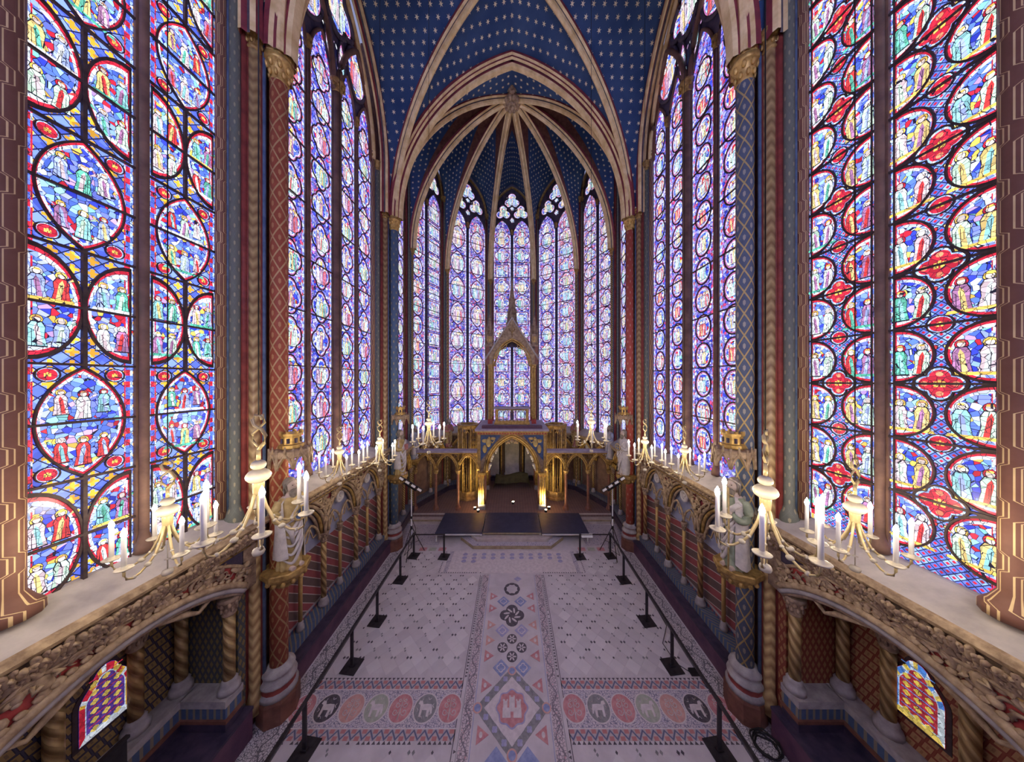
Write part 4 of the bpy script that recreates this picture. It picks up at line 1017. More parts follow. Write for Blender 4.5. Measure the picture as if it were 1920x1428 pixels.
def inlay(name, poly, x, y, mat, z=.003, rz=0, h=.0025, parent=None):
    mb = MB(); n = len(poly); mb.add([(a, b, z) for a, b in poly] + [(a, b, z - h) for a, b in poly], [tuple(range(n))] + [(i, (i + 1) % n, (i + 1) % n + n, i + n) for i in range(n)])
    return mb.build(name, mat, parent or floor, (x, y, 0), (0, 0, rz))
def rect(w, h): return [(-w / 2, -h / 2), (w / 2, -h / 2), (w / 2, h / 2), (-w / 2, h / 2)]
def dia(w, h=None): h = h or w; return [(-w, 0), (0, -h), (w, 0), (0, h)]
FX0, FX1, FY0, FY1 = 1.17, 4.40, 6.25, 9.55
TD = .20
tm = MB(); p = dia(TD - .004); tm.add([(a, b, .004) for a, b in p] + [(a * 1.012, b * 1.012, 0) for a, b in p], [(0, 1, 2, 3), (0, 1, 5, 4), (1, 2, 6, 5), (2, 3, 7, 6), (3, 0, 4, 7)])
tme = tm.mesh('floor_tile', 'tile_beige')
marks = MB(); cnt = 0
def mark(x, y, r, mi=0): marks.add([(x - r, y, .0065), (x, y - r * 1.3, .0065), (x + r, y, .0065), (x, y + r * 1.3, .0065)], [(0, 1, 2, 3)], mi)
rr = random.Random(3)
def field(x0, x1, y0, y1, full=True):
    global cnt
    j = 0; y = y0 + TD
    while y < y1 - TD * .6:
        x = x0 + TD + (TD if j % 2 else 0); k = 0
        while x < x1 - TD * .9:
            o = obj('floor_tile', tme, floor, (x, y, 0)); cnt += 1
            if rr.random() < .88:
                if j % 2 == 0 or rr.random() < .5:
                    mi = 0 if rr.random() < .7 else 1
                    if rr.random() < .75: mark(x - .042, y + TD, .032, mi); mark(x + .042, y + TD, .032, mi)
                    else: mark(x, y + TD, .026, mi)
                else: mark(x - .0, y + TD + .03, .026, 1); mark(x + .03, y + TD - .03, .026, 1)
            x += 2 * TD; k += 1
        y += TD; j += 1
for s in (-1, 1): field(*sorted((s * FX0, s * FX1)), FY0, FY1)
for s in (-1, 1): field(*sorted((s * FX0, s * 4.3)), 4.35, 5.02)
for s in (-1, 1): field(*sorted((s * 2.75, s * 4.3)), 9.5, 10.7)
stuff(marks.build('tile_cabochons', ['inlay_dark', 'inlay_grey'], floor))
# saw-tooth fillets
tri = MB()
def teeth(xa, ya, xb, yb, n, nx, ny, sz=.055):
    for i in range(n):
        t = (i + .5) / n; x = xa + (xb - xa) * t; y = ya + (yb - ya) * t; ux, uy = (xb - xa) / n * .38, (yb - ya) / n * .38
        if rr.random() < .05: continue
        tri.add([(x - ux, y - uy, .004), (x + ux, y + uy, .004), (x + nx * sz, y + ny * sz, .004)], [(0, 1, 2)])
for s in (-1, 1):
    teeth(s * 1.15, 6.20, s * 4.5, 6.20, 34, 0, -1); teeth(s * 1.15, 5.06, s * 4.5, 5.06, 34, 0, 1)
    teeth(s * 1.11, 6.2, s * 1.11, 9.5, 44, -s, 0); teeth(s * 4.5, 6.2, s * 4.5, 10.8, 60, s, 0); teeth(s * 1.11, 9.58, s * 2.6, 9.58, 18, 0, 1); teeth(s * 2.66, 9.6, s * 2.66, 10.8, 14, s, 0); teeth(s * 1.11, 3.5, s * 1.11, 5.0, 20, -s, 0)
stuff(tri.build('sawtooth_fillet', 'inlay_dark', floor))
for s in (-1, 1):
    for x, w_, m_ in ((4.74, .36, 'scroll_black'), (4.45, .02, 'inlay_dark'), (1.14, .015, 'inlay_dark'), (.93, .20, 'scroll_red'), (1.05, .012, 'inlay_grey'), (.80, .012, 'inlay_blue')):
        y0, y1 = (3.0, 10.85) if x > 4 else (3.0, 9.5)
        inlay('border_strip', rect(w_, y1 - y0), s * x, (y0 + y1) / 2, m_)
    inlay('border_strip', rect(4.0, .55), s * 6.4 - s * .35, 4.75, 'scroll_blue', .002) if False else None
    inlay('border_strip', rect(1.1, 2.0), s * 5.25, 4.3, 'scroll_black', .002)
    # roundel band
    inlay('border_strip', rect(3.40, .66), s * 2.83, 5.63, 'scroll_blue', .002)
    for dy in (.43, -.43): inlay('zigzag_strip', rect(3.40, .17), s * 2.83, 5.63 + dy, 'zigzag_band', .003)
    for dy in (.335, -.335): inlay('border_strip', rect(3.40, .02), s * 2.83, 5.63 + dy, 'inlay_pale', .004)
    for k in range(7):
        x = s * (1.33 + .525 * k); cm = ['inlay_red', 'inlay_grey', 'inlay_red', 'inlay_green', 'inlay_salmon', 'inlay_dark', 'inlay_red'][k]
        rim = inlay('roundel_rim', ellipse(.258, .27, 28), x, 5.63, 'inlay_pale', .005)
        ro = inlay('roundel', ellipse(.232, .245, 28), 0, 0, cm, .007, 0, .0025, rim)
        mb = MB(); pm = []
        if k % 2 == 0:
            mb.tube([(0, -.2, .008), (0, .02, .008), (0, .18, .008)], [.014, .01, .006], 4, flat=.15)
            for sg in (-1, 1):
                for b0, rr_ in ((-.10, .065), (.03, .055), (.12, .035)):
                    mb.tube([(sg * (.02 + rr_ * 1.1 + rr_ * (1 - q / 16) * math.cos(PI + q * .62)), b0 + rr_ * (1 - q / 16) * math.sin(PI + q * .62) + rr_ * .4, .008) for q in range(12)], .008, 4, flat=.15)
        else:
            beast = [(-.15, -.02), (-.12, .06), (-.02, .07), (.06, .06), (.09, .12), (.15, .13), (.17, .07), (.12, .05), (.11, -.02), (.10, -.15), (.06, -.15), (.06, -.04), (-.04, -.04), (-.05, -.15), (-.09, -.15), (-.10, -.03), (-.13, -.10), (-.16, -.10)]
            mb.add([(a * s, b, .0085) for a, b in beast], [tuple(range(len(beast)))])
            for q in range(6): a = q * 1.05; mb.tube([(.18 * math.cos(a), .19 * math.sin(a), .008), (.15 * math.cos(a + .25), .15 * math.sin(a + .25), .008), (.18 * math.cos(a + .4), .185 * math.sin(a + .4), .008)], .008, 4, flat=.15)
        mb.build('roundel_ornament', 'inlay_pale', rim)
# central runner with castle lozenge
cx_, cy_ = 0, 5.63
inlay('lozenge_frame', dia(.80), 0, cy_, 'inlay_grey', .004); inlay('lozenge_ground', dia(.60), 0, cy_, 'inlay_pale', .005)
for sx, sy in ((1, 1), (1, -1), (-1, 1), (-1, -1)):
    for k in range(3):
        t = .22 + .28 * k; o = inlay('blue_tile', rect(.15, .15), sx * .70 * t, cy_ + sy * .70 * (1 - t), 'inlay_grey', .006, PI / 4); inlay('tile_quatrefoil', quatrefoil(.062, 6), 0, 0, 'inlay_lavender', .008, 0, .002, o)
for x, y in ((-.74, 0), (.74, 0), (0, .72), (0, -.72)): inlay('blue_disc', ellipse(.10, .10, 16), x, cy_ + y, 'inlay_salmon', .007); inlay('blue_disc', ellipse(.07, .07, 16), x, cy_ + y, 'inlay_blue', .009)
inlay('castle_medallion', [(.33 * (1 + .07 * math.cos(8 * a)) * math.cos(a), .33 * (1 + .07 * math.cos(8 * a)) * math.sin(a)) for a in [2 * PI * k / 48 for k in range(48)]], 0, cy_, 'inlay_lavender', .007)
med = inlay('castle_medallion', [(.30 * (1 + .08 * math.cos(8 * a)) * math.cos(a), .30 * (1 + .08 * math.cos(8 * a)) * math.sin(a)) for a in [2 * PI * k / 48 for k in range(48)]], 0, cy_, 'inlay_red', .009)
for x0, x1, y0, y1 in ((-.20, .20, -.17, .0), (-.19, -.10, .0, .12), (.10, .19, .0, .12), (-.06, .06, .0, .19), (-.20, -.15, .12, .15), (-.12, -.09, .12, .15), (.15, .20, .12, .15), (.09, .12, .12, .15), (-.06, -.03, .19, .22), (.03, .06, .19, .22)):
    inlay('castle_wall', rect(x1 - x0, y1 - y0), (x0 + x1) / 2, (y0 + y1) / 2, 'inlay_pale', .011, 0, .002, med)
inlay('castle_gate', rect(.06, .10), 0, -.12, 'inlay_red', .013, 0, .002, med)
for sx in (-1, 1):
    for y, m_ in ((6.42, 'inlay_blue'), (7.38, 'inlay_lavender'), (8.35, 'inlay_blue')):
        o = inlay('blue_lozenge', dia(.20), sx * .27, y, m_, .005); inlay('lozenge_leaf', quatrefoil(.11, 6), 0, 0, 'inlay_pale', .007, 0, .002, o); inlay('lozenge_leaf', quatrefoil(.085, 6), 0, 0, m_, .009, 0, .002, o)
    for y in (6.05, 6.70, 7.1, 7.55, 8.1, 8.55, 5.2):
        o = inlay('red_triangle', [(sx * .24, -.15), (sx * .24, .15), (0, 0)], sx * .46, y, 'inlay_red' if y not in (7.1, 7.55) else 'inlay_salmon', .005); inlay('triangle_leaf', ellipse(.035, .05, 10), sx * .16, 0, 'inlay_pale', .007, 0, .002, o)
    inlay('blue_lozenge', dia(.22), sx * .30, 4.82, 'inlay_blue', .005)
for x, y in ((0, 7.14), (0, 6.68), (-.25, 6.91), (.25, 6.91)):
    o = inlay('dark_roundel', ellipse(.135, .135, 20), x, y, 'inlay_dark', .005)
    for q in range(6): inlay('roundel_petal', ellipse(.05, .018, 8), .065 * math.cos(q * PI / 3), .065 * math.sin(q * PI / 3), 'inlay_pale', .007, q * PI / 3, .002, o)
o = inlay('dark_quatrefoil', quatrefoil(.36, 8), 0, 7.86, 'inlay_dark', .005)
for q in range(8): inlay('roundel_petal', ellipse(.10, .03, 8), .17 * math.cos(q * PI / 4 + .4), .17 * math.sin(q * PI / 4 + .4), 'inlay_pale', .007, q * PI / 4 + .9, .002, o)
for q in range(8): a = q * PI / 4; inlay('wreath_leaf', ellipse(.10, .05, 10), .22 * math.cos(a), 8.85 + .22 * math.sin(a), 'inlay_dark', .005, a + PI / 2)
inlay('blue_lozenge', dia(.14, .12), .2, 9.3, 'inlay_lavender', .005)
# mosaic carpet before the steps
inlay('carpet_mosaic', rect(5.2, 1.28), 0, 10.22, 'inlay_pale', .003)
for s in (-1, 1): inlay('border_strip', rect(.16, 1.2), s * 2.45, 10.2, 'scroll_blue', .005)
for j in range(3):
    for k in range(11):
        if j == 2 and 1 < k < 10: continue
        inlay('lavender_disc', ellipse(.095, .085, 12), (k - 5) * .375, 10.62 - .20 * j - .02 * (k % 2), 'inlay_lavender', .005)
for s in (-1, 1):
    for k in range(3): inlay('red_square', rect(.3, .22), s * (2.9 + .4 * k), 10.95, 'inlay_red' if k != 1 else 'inlay_green', .004)
    inlay('border_strip', rect(1.9, 1.6), s * 4.1, 12.0, 'scroll_blue', .003)
# raised apse floor and steps
g = G('apse_tiles', .6); x, y, z = g.xyz(); n = g.noise(3, 3); a = (x * 7).fr(); b = (y * 7).fr()
g.base(g.mix((a < .1).mx(b < .1), g.mix(n, (.16, .10, .10), (.26, .17, .15)), (.09, .07, .08)))
mb = MB(); mb.box(-5.3, 5.3, 13.22, 18.0, 0, ZA, 0); mb.box(-5.3, 5.3, 13.20, 13.24, ZA - .06, ZA + .004, 1); mb.build('apse_floor', ['apse_tiles', 'step_stone'], floor)
mb = MB(); mb.box(-5.3, 5.3, 12.9, 13.22, 0, .18, 0); mb.box(-5.3, 5.3, 12.88, 12.92, .12, .184, 1); mb.build('apse_step', ['step_stone', 'step_gold'], floor)
def step(hw, hb, y0, y1, z0, z1, label):
    poly = [(-hw, y0), (hw, y0), (hb, y0 + (hb - hw)), (hb, y1), (-hb, y1), (-hb, y0 + (hb - hw))]; n = 6
    o = MB().add([(a, b, z1) for a, b in poly] + [(a, b, z0) for a, b in poly], [tuple(range(6)), tuple(range(6, 12))] + [(i, (i + 1) % 6, (i + 1) % 6 + 6, i + 6) for i in range(6)], [0, 1] + [1] * 6).build('altar_step', ['scroll_blue' if z0 < .1 else 'step_stone', 'step_stone' if z0 > .1 else 'step_gold'])
    return tag(o, label, 'step')
step(1.62, 2.25, 10.95, 13.2, .0, .14, 'wide low mosaic-topped altar step with clipped corners on the floor')
step(1.48, 1.78, 11.22, 13.2, .14, .25, 'narrower plain stone altar step under the black stage')
# ---------------------------------------------------------------- unseen west rose, added behind the camera to light the interior
win_n += 1
mb = MB(); mb.prism(ellipse(4.3, 4.3, 40), .02, .1)
rose = struct(mb.build('window_%d' % win_n, 'tracery', None, (0, P0 - BAY + .14, 13.5), (0, 0, PI)))
me = MB().prism([(0, 0), (4.15 * math.sin(-PI / 16 + .012), 4.15 * math.cos(PI / 16)), (0, 4.15), (4.15 * math.sin(PI / 16 - .012), 4.15 * math.cos(PI / 16))], 0, .01).mesh('glass_pane', 'glass_rose')
for k in range(16):
    obj('glass_pane', me, rose, (0, -.02, 0), (0, 2 * PI * k / 16, 0)); MB().box(-.06, .06, -.12, .0, .4, 4.3).build('rose_spoke', 'tracery', rose, (0, 0, 0), (0, 2 * PI * (k + .5) / 16, 0))
# ---------------------------------------------------------------- tribune with its arch
T0, T1 = 13.75, 16.6
tr = empty('altar_tribune', (0, T0, ZA)); tag(tr, 'gilded stone tribune with tall pointed arch carrying the reliquary canopy', 'tribune')
def B(mb, name, mats, root, dz=0): # build with world-coordinates -> local of root
    mb.v = [(x - root.location.x, y - root.location.y, z - root.location.z) for x, y, z in mb.v]; return mb.build(name, mats, root)
for s in (-1, 1):
    for yy in (T0, T1 - .35):
        mb = MB(); mb.box(s * 1.57 - .19, s * 1.57 + .19, yy - .17, yy + .20, ZA, ZA + .16, 1); mb.box(s * 1.57 - .17, s * 1.57 + .17, yy - .15, yy + .18, ZA + .16, ZA + .26, 1)
        mb.box(s * 1.60 - .14, s * 1.60 + .14, yy - .12, yy + .16, ZA + .26, 2.12, 0)
        for dx in (-.13, -.02, .10): mb.lathe([(.045, ZA + .26), (.045, 2.12)], 10, s * 1.58 + dx, yy - .12, 0)
        mb.lathe([(.06, ZA + .26), (.06, 2.12)], 10, s * 1.40, yy, 2)
        mb.box(s * 1.57 - .20, s * 1.57 + .20, yy - .18, yy + .2, 2.12, 2.24, 0)
        B(mb, 'pillar', ['gold', 'grey_stone', 'screen_red'], tr)
    mb = MB(); mb.box(s * 1.72 - .08, s * 1.72 + .08, T0 - .10, T0 + .1, 2.24, 4.2); B(mb, 'corner_pilaster', 'screen_gold', tr)
    mb = MB(); mb.box(*sorted((s * 1.6, s * 1.8)), T0 + .1, T1 - .3, 3.2, 4.2); B(mb, 'side_wall', 'screen_gold', tr)
mb = MB(); xs = lin(-1.68, 1.68, 48); q = pointed(-1.37, 1.37, 2.24, 4.15, 20)
def tz(x):
    if abs(x) >= 1.37: return 2.24
    for (a, z0), (b, z1) in zip(q, q[1:]):
        if a <= x <= b: return z0 + (z1 - z0) * (x - a) / max(1e-6, b - a)
    return 2.24
for y in (T0, T0 + .25): mb.grid([[(x, y, tz(x)), (x, y, 4.25)] for x in xs], 0, False)
mb.grid([[(x, T0, tz(x)), (x, T0 + .25, tz(x))] for x in xs], 1, False); B(mb, 'arch_spandrel', ['carved_stone', 'gold'], tr)
for off, r, y, mt in ((0, .05, -.04, 'gold'), (.09, .04, -.06, 'screen_gold'), (-.09, .035, 0, 'old_gold')):
    mb = MB(); mb.tube([(x, T0 + y, z) for x, z in pointed(-1.37 - off, 1.37 + off, 2.24, 4.15 + off * 1.2, 16)], r, 8); B(mb, 'arch_moulding', mt, tr)
for s in (-1, 1):                                       # angels in the spandrels
    mb = MB(); mb.ball((s * 1.22, T0 - .05, 3.80), .14, .07, .24, 10, 8); mb.ball((s * 1.18, T0 - .09, 4.03), .07, .07, .08, 8, 6); mb.ball((s * 1.42, T0 - .03, 3.88), .16, .04, .10, 8, 6); mb.ball((s * 1.0, T0 - .03, 4.0), .16, .04, .08, 8, 6); mb.tube([(s * 1.15, T0 - .08, 3.9), (s * 1.0, T0 - .14, 3.8), (s * .9, T0 - .12, 3.95)], .03, 6); mb.ball((s * 1.42, T0 - .03, 3.45), .12, .05, .22, 8, 6); B(mb, 'spandrel_angel', 'statue_gold', tr)
    mb = MB(); mb.add([(s * 1.66, T0 - .012, 4.2), (s * .55, T0 - .012, 4.2), (s * 1.66, T0 - .012, 2.8)], [(0, 1, 2)]); B(mb, 'spandrel_ground', 'blue_paint', tr)
    for k, t in enumerate((.12, .32, .52)):              # carved cusps hanging inside the arch
        i = int(t * 20) + 1; x, z = q[i]; mb = MB()
        if s > 0: x = -x
        mb.ball((x * .90, T0 + .1, z - .10), .09, .06, .15, 8, 6); mb.ball((x * .84, T0 + .08, z - .02), .06, .05, .08, 8, 6); mb.ball((x * .93, T0 + .1, z - .26), .06, .05, .10, 8, 6); B(mb, 'arch_cusp', 'pale_stone', tr)
mb = MB()
for k in range(9): a = -1 + k * .25; mb.ball((a * .28, T0 + .1, 3.86 - .12 * abs(a) + .05 * math.sin(k * 9)), .055, .05, .07, 7, 5)
B(mb, 'arch_pendant', 'carved_tan', tr)
mb = MB(); mb.box(-1.80, 1.80, T0 - .18, T1 + .1, 4.22, 4.34, 0); mb.box(-1.86, 1.86, T0 - .24, T1 + .15, 4.34, 4.42, 1); B(mb, 'cornice', ['screen_gold', 'gold'], tr)
dm = cached('dentil', lambda: MB().box(-.035, .035, -.03, .03, -.04, .04).mesh('dentil', 'red_paint'))
for k in range(26): obj('dentil', dm, tr, ((k - 12.5) * .138, -.20, 4.30 - ZA))
mb = MB(); mb.box(-1.90, 1.90, T0 - .28, T1 + .2, 4.42, 4.52); B(mb, 'top_slab', 'slab_violet', tr)
mb = MB(); mb.box(-1.58, 1.58, T0 - .02, T0 + .35, 4.52, 4.66, 0); B(mb, 'slab_riser', 'bench_purple', tr)
# ---------------------------------------------------------------- reliquary canopy above
C0 = 15.35
cb = empty('reliquary_canopy', (0, C0, 4.52)); tag(cb, 'tall gilded gothic canopy with steep gable and spire standing on the tribune', 'canopy')
for s in (-1, 1):
    for yy in (C0, C0 + 1.1):
        mb = MB(); mb.box(s * 1.27 - .13, s * 1.27 + .13, yy - .13, yy + .13, 4.52, 4.78); B(mb, 'post_base', 'red_paint', cb)
        mb = MB()
        for dx, dy in ((-.06, -.06), (.06, -.06), (0, .05)): mb.lathe([(.06, 4.78), (.048, 4.9), (.048, 7.7), (.07, 7.8), (.08, 7.9)], 10, s * 1.27 + dx, yy + dy)
        mb.box(s * 1.27 - .12, s * 1.27 + .12, yy - .12, yy + .12, 7.88, 7.96); B(mb, 'post', 'gold', cb)
    mb = MB(); mb.box(s * 1.42 - .10, s * 1.42 + .10, C0 - .1, C0 + 1.2, 7.96, 9.0, 0); B(mb, 'side_panel', 'screen_red', cb)
    # corner turret with pinnacles
    mb = MB(); mb.box(s * 1.30 - .22, s * 1.30 + .22, C0 - .1, C0 + .34, 9.0, 9.14); mb.box(s * 1.30 - .17, s * 1.30 + .17, C0 - .05, C0 + .29, 9.14, 9.75)
    for dx in (-.17, .17):
        for dy in (-.05, .29): mb.tube([(s * 1.30 + dx, C0 + dy, 9.1), (s * 1.30 + dx, C0 + dy, 9.9), (s * 1.30 + dx, C0 + dy, 10.3)], [.045, .045, .008], 6)
    mb.tube([(s * 1.30, C0 + .12, 9.75), (s * 1.30, C0 + .12, 10.6), (s * 1.30, C0 + .12, 11.1)], [.16, .09, .01], 8)
    B(mb, 'turret', 'carved_stone', cb)
    mb = MB(); mb.box(s * 1.30 - .05, s * 1.30 + .05, C0 - .07, C0 - .04, 9.25, 9.6); mb.box(s * 1.30 - .14, s * 1.30 - .09, C0 - .07, C0 - .04, 9.25, 9.6); mb.box(s * 1.30 + .09, s * 1.30 + .14, C0 - .07, C0 - .04, 9.25, 9.6); B(mb, 'turret_opening', 'gold', cb)
mb = MB(); q2 = pointed(-1.10, 1.10, 7.9, 9.45, 16)
def cz(x):
    if abs(x) >= 1.10: return 7.9
    for (a, z0), (b, z1) in zip(q2, q2[1:]):
        if a <= x <= b: return z0 + (z1 - z0) * (x - a) / max(1e-6, b - a)
    return 7.9
xs = lin(-1.46, 1.46, 56)
gz = lambda x: 10.62 - abs(x) / 1.52 * 2.35
for y in (C0 - .08, C0 + .06): mb.grid([[(x, y, min(cz(x), gz(x) - .02)), (x, y, gz(x))] for x in xs], 0, False)
mb.grid([[(x, C0 - .08, cz(x)), (x, C0 + .06, cz(x))] for x in xs], 0, False); B(mb, 'gable', 'carved_tan', cb)
mb = MB(); mb.tube([(-1.56, C0 - .1, 8.25), (0, C0 - .1, 10.68), (1.56, C0 - .1, 8.25)], .06, 6); B(mb, 'gable_coping', 'pale_stone', cb)
for y, dd, r in ((C0 - .1, 0, .05), (C0 - .06, .09, .04)):
    mb = MB(); mb.tube([(x, y, z) for x, z in pointed(-1.10 + dd, 1.10 - dd, 7.85, 9.45 - dd * 1.3, 14)], r, 8); B(mb, 'gable_arch', 'gold', cb)
mb = MB()
for s in (-1, 1): mb.tube([(s * .95, C0 - .05, 8.1), (s * .75, C0 - .05, 8.75), (s * .45, C0 - .05, 8.95), (s * .55, C0 - .05, 9.2), (s * .50, C0 - .05, 9.3)], .035, 6); mb.tube([(s * .62, C0 - .05, 8.85), (s * .35, C0 - .05, 8.9), (s * .30, C0 - .05, 9.15), (0, C0 - .05, 9.42)], .03, 6)
B(mb, 'arch_tracery', 'gold', cb)
mb = MB(); mb.add([(-.95, C0 + .1, 8.7), (.95, C0 + .1, 8.7), (0, C0 + .1, 9.6)], [(0, 1, 2)]); 
mb = MB(); mb.grid([[(x, C0 + .3, min(cz(x), 9.0)), (x, C0 + .3, 9.9 - abs(x) * .5)] for x in lin(-1.05, 1.05, 20)], 0, False) ; B(mb, 'inner_vault', 'dark_paint', cb)
mb = MB(); mb.tube([(0, C0 - .09, 9.55), (0, C0 - .09, 10.3)], .02, 5); mb.tube([(0, C0 - .09, 9.8), (.16, C0 - .09, 10.0), (.10, C0 - .09, 10.12)], .02, 5); mb.tube([(0, C0 - .09, 9.8), (-.16, C0 - .09, 10.0), (-.10, C0 - .09, 10.12)], .02, 5); B(mb, 'gable_relief', 'old_gold', cb)
crk = cached('crocket', lambda: MB().ball((0, 0, 0), .06, .05, .07, 7, 5).ball((.03, 0, .05), .035, .03, .03, 6, 4).mesh('crocket', 'carved_stone'))
for s in (-1, 1):
    for k in range(8): t = (k + .5) / 8; obj('crocket', crk, cb, (s * 1.58 * (1 - t), -.1, 8.25 + 2.43 * t + .10 - 4.52), (0, 0, 0 if s > 0 else PI))
mb = MB(); mb.box(-.27, .27, C0 + .3, C0 + .84, 10.0, 10.5)
for dx in (-.24, 0, .24): mb.tube([(dx, C0 + .28, 10.2), (dx, C0 + .28, 11.0), (dx, C0 + .28, 11.3)], [.05, .045, .008], 6)
mb.lathe([(.32, 10.5), (.28, 11.1), (.31, 11.15), (.23, 11.2), (.19, 11.9), (.22, 11.95), (.15, 12.0), (.02, 13.3)], 8, 0, C0 + .56, 0, False)
for k in range(14): a = k * 1.1; z = 11.2 + k * .13; r = .20 - (z - 11.2) * .085; mb.ball((r * math.cos(a), C0 + .56 + r * math.sin(a), z), .035, .035, .05, 6, 4)
B(mb, 'spire', 'carved_stone', cb)
# reliquary shrine between the posts
sh = empty('reliquary_shrine', (0, 14.9, 4.66)); tag(sh, 'small gilded shrine with pierced colonnette sides standing on the tribune slab', 'shrine')
sh.location.z = 4.52
mb = MB(); mb.box(-1.0, 1.0, 14.75, 15.25, 4.52, 4.66); mb.box(-.95, .95, 14.78, 15.22, 4.66, 4.74); B(mb, 'base', 'gold', sh)
mb = MB()
for s in (-1, 1):
    for ya, yb in ((14.80, 14.96), (15.06, 15.2)): mb = MB(); mb.box(s * .86 - .08, s * .86 + .08, ya, yb, 4.74, 5.42); B(mb, 'corner_post', 'gold', sh)
mb = MB(); mb.box(-1.02, 1.02, 14.74, 15.26, 5.42, 5.52); B(mb, 'top', 'slab_violet', sh)
for k in range(8):
    x = (k - 3.5) * .20; mb = MB(); mb.lathe([(.03, 4.74), (.018, 4.8), (.018, 5.2), (.03, 5.25)], 8, x, 14.86); mb.tube([(x - .1, 14.86, 5.22), (x - .05, 14.86, 5.34), (x, 14.86, 5.25), (x + .05, 14.86, 5.34), (x + .1, 14.86, 5.22)], .02, 6); mb.box(x - .1, x + .1, 14.84, 14.88, 5.34, 5.42); B(mb, 'colonnette', 'old_gold', sh)
# ---------------------------------------------------------------- spiral stair turrets
for s in (-1, 1):
    st = empty('stair_turret', (s * 2.52, 15.15, ZA)); tag(st, 'gilded openwork stair turret %s of the tribune' % ('on the blue pier side' if s < 0 else 'on the red pier side'), 'stair turret')
    mb = MB(); mb.lathe([(.62, 0), (.62, .10), (.58, .14), (.58, .45), (.60, .48)], 8, mi=0, sm=False); mb.build('plinth', 'screen_gold', st)
    for k in range(8):
        a = 2 * PI * k / 8 + PI / 8; x, y = .57 * math.cos(a), .57 * math.sin(a)
        mb = MB(); mb.lathe([(.045, .45), (.045, 4.1)], 8); mb.build('post', 'gold', st, (x, y, 0))
        a2 = a + PI / 8; px, py = .53 * math.cos(a2), .53 * math.sin(a2); mb = MB()
        for z0, z1 in ((.5, 2.35), (2.5, 3.75)):
            for dx in (-.12, 0, .12): mb.tube([(dx, 0, z0), (dx, 0, z1)], .016, 5)
            for c in (-.06, .06): mb.tube([(c + t, 0, z) for t, z in [(-.06, z1), (-.03, z1 + .07), (0, z1 + .1), (.03, z1 + .07), (.06, z1)]], .016, 5)
            mb.tube([(.06 * math.cos(t), 0, z1 + .17 + .06 * math.sin(t)) for t in [2 * PI * w_ / 10 for w_ in range(10)]], .014, 5, 0, True)
        mb.box(-.20, .20, -.02, .02, 2.40, 2.50); mb.box(-.20, .20, -.02, .02, 3.95, 4.1); mb.build('openwork_panel', 'screen_gold', st, (px, py, 0), (0, 0, a2 + PI / 2))
    mb = MB(); mb.lathe([(.50, 4.02), (.64, 4.06), (.66, 4.14), (.62, 4.2), (.46, 4.2), (.46, 4.05)], 8, sm=False); mb.build('cap_ring', 'old_gold', st)
    mb = MB(); mb.lathe([(.08, .1), (.08, 4.0)], 10)
    for k in range(14): a = k * .5; z = .4 + k * .24; mb.add([(0, 0, z), (.5 * math.cos(a), .5 * math.sin(a), z), (.5 * math.cos(a + .5), .5 * math.sin(a + .5), z), (0, 0, z - .06), (.5 * math.cos(a), .5 * math.sin(a), z - .06), (.5 * math.cos(a + .5), .5 * math.sin(a + .5), z - .06)], [(0, 1, 2), (3, 5, 4), (1, 2, 5, 4)])
    mb.build('stair', 'wood_dark', st)
# ---------------------------------------------------------------- gallery screens either side of the tribune
for s in (-1, 1):
    gs = empty('gallery_screen', (s * 3.4, 13.62, ZA)); tag(gs, 'low gilded gallery screen on slim red columns %s' % ('next to the light blue pier' if s < 0 else 'next to the plain red pier'), 'screen')
    cols = [1.72, 2.80, 3.94, 5.02]
    for c in cols[1:]:
        mb = MB(); mb.lathe([(.15, ZA), (.15, ZA + .10), (.12, ZA + .14), (.10, ZA + .22), (.085, ZA + .26), (.07, ZA + .30), (.07, 2.25)], 8, s * c, 13.62, sm=False); B(mb, 'column', 'screen_red', gs)
        mb = MB(); capital(mb, .075, 2.2, .2, s * c, 13.62); B(mb, 'capital', 'screen_gold', gs)
    for a, b in zip(cols, cols[1:]):
        mb = MB()
        for off, r in ((.0, .035), (.07, .03)): mb.tube([(s * x, 13.60, z) for x, z in pointed(a + off, b - off, 2.38, 3.24 - off, 9)], r, 6)
        B(mb, 'arch', 'gold', gs)
        mb = MB(); q3 = pointed(a, b, 2.38, 3.24, 12)
        mb.grid([[(s * x, 13.64, z), (s * x, 13.64, max(z, min(3.28, z + .10)))] for x, z in q3], 0, False)
        for x in (a, b):
            for dx in (-.10, .10):
                xx = x + dx * 1.15
                if 1.72 < xx < 5.02: mb.tube([(s * (xx + .085 * math.cos(t)), 13.61, 3.10 + .085 * math.sin(t)) for t in [2 * PI * k / 12 for k in range(12)]], .022, 5, 0, True)
            if 1.8 < x < 4.9: mb.tube([(s * (x + .08 * math.cos(t)), 13.61, 2.93 + .08 * math.sin(t)) for t in [2 * PI * k / 12 for k in range(12)]], .022, 5, 0, True)
        B(mb, 'spandrel_tracery', 'screen_gold', gs)
    mb = MB(); mb.box(*sorted((s * 1.80, s * 5.08)), 13.50, 13.75, 3.25, 3.32, 0); mb.box(*sorted((s * 1.80, s * 5.1)), 13.46, 13.95, 3.32, 3.42, 1); B(mb, 'gallery_floor', ['gold', 'slab_violet'], gs)
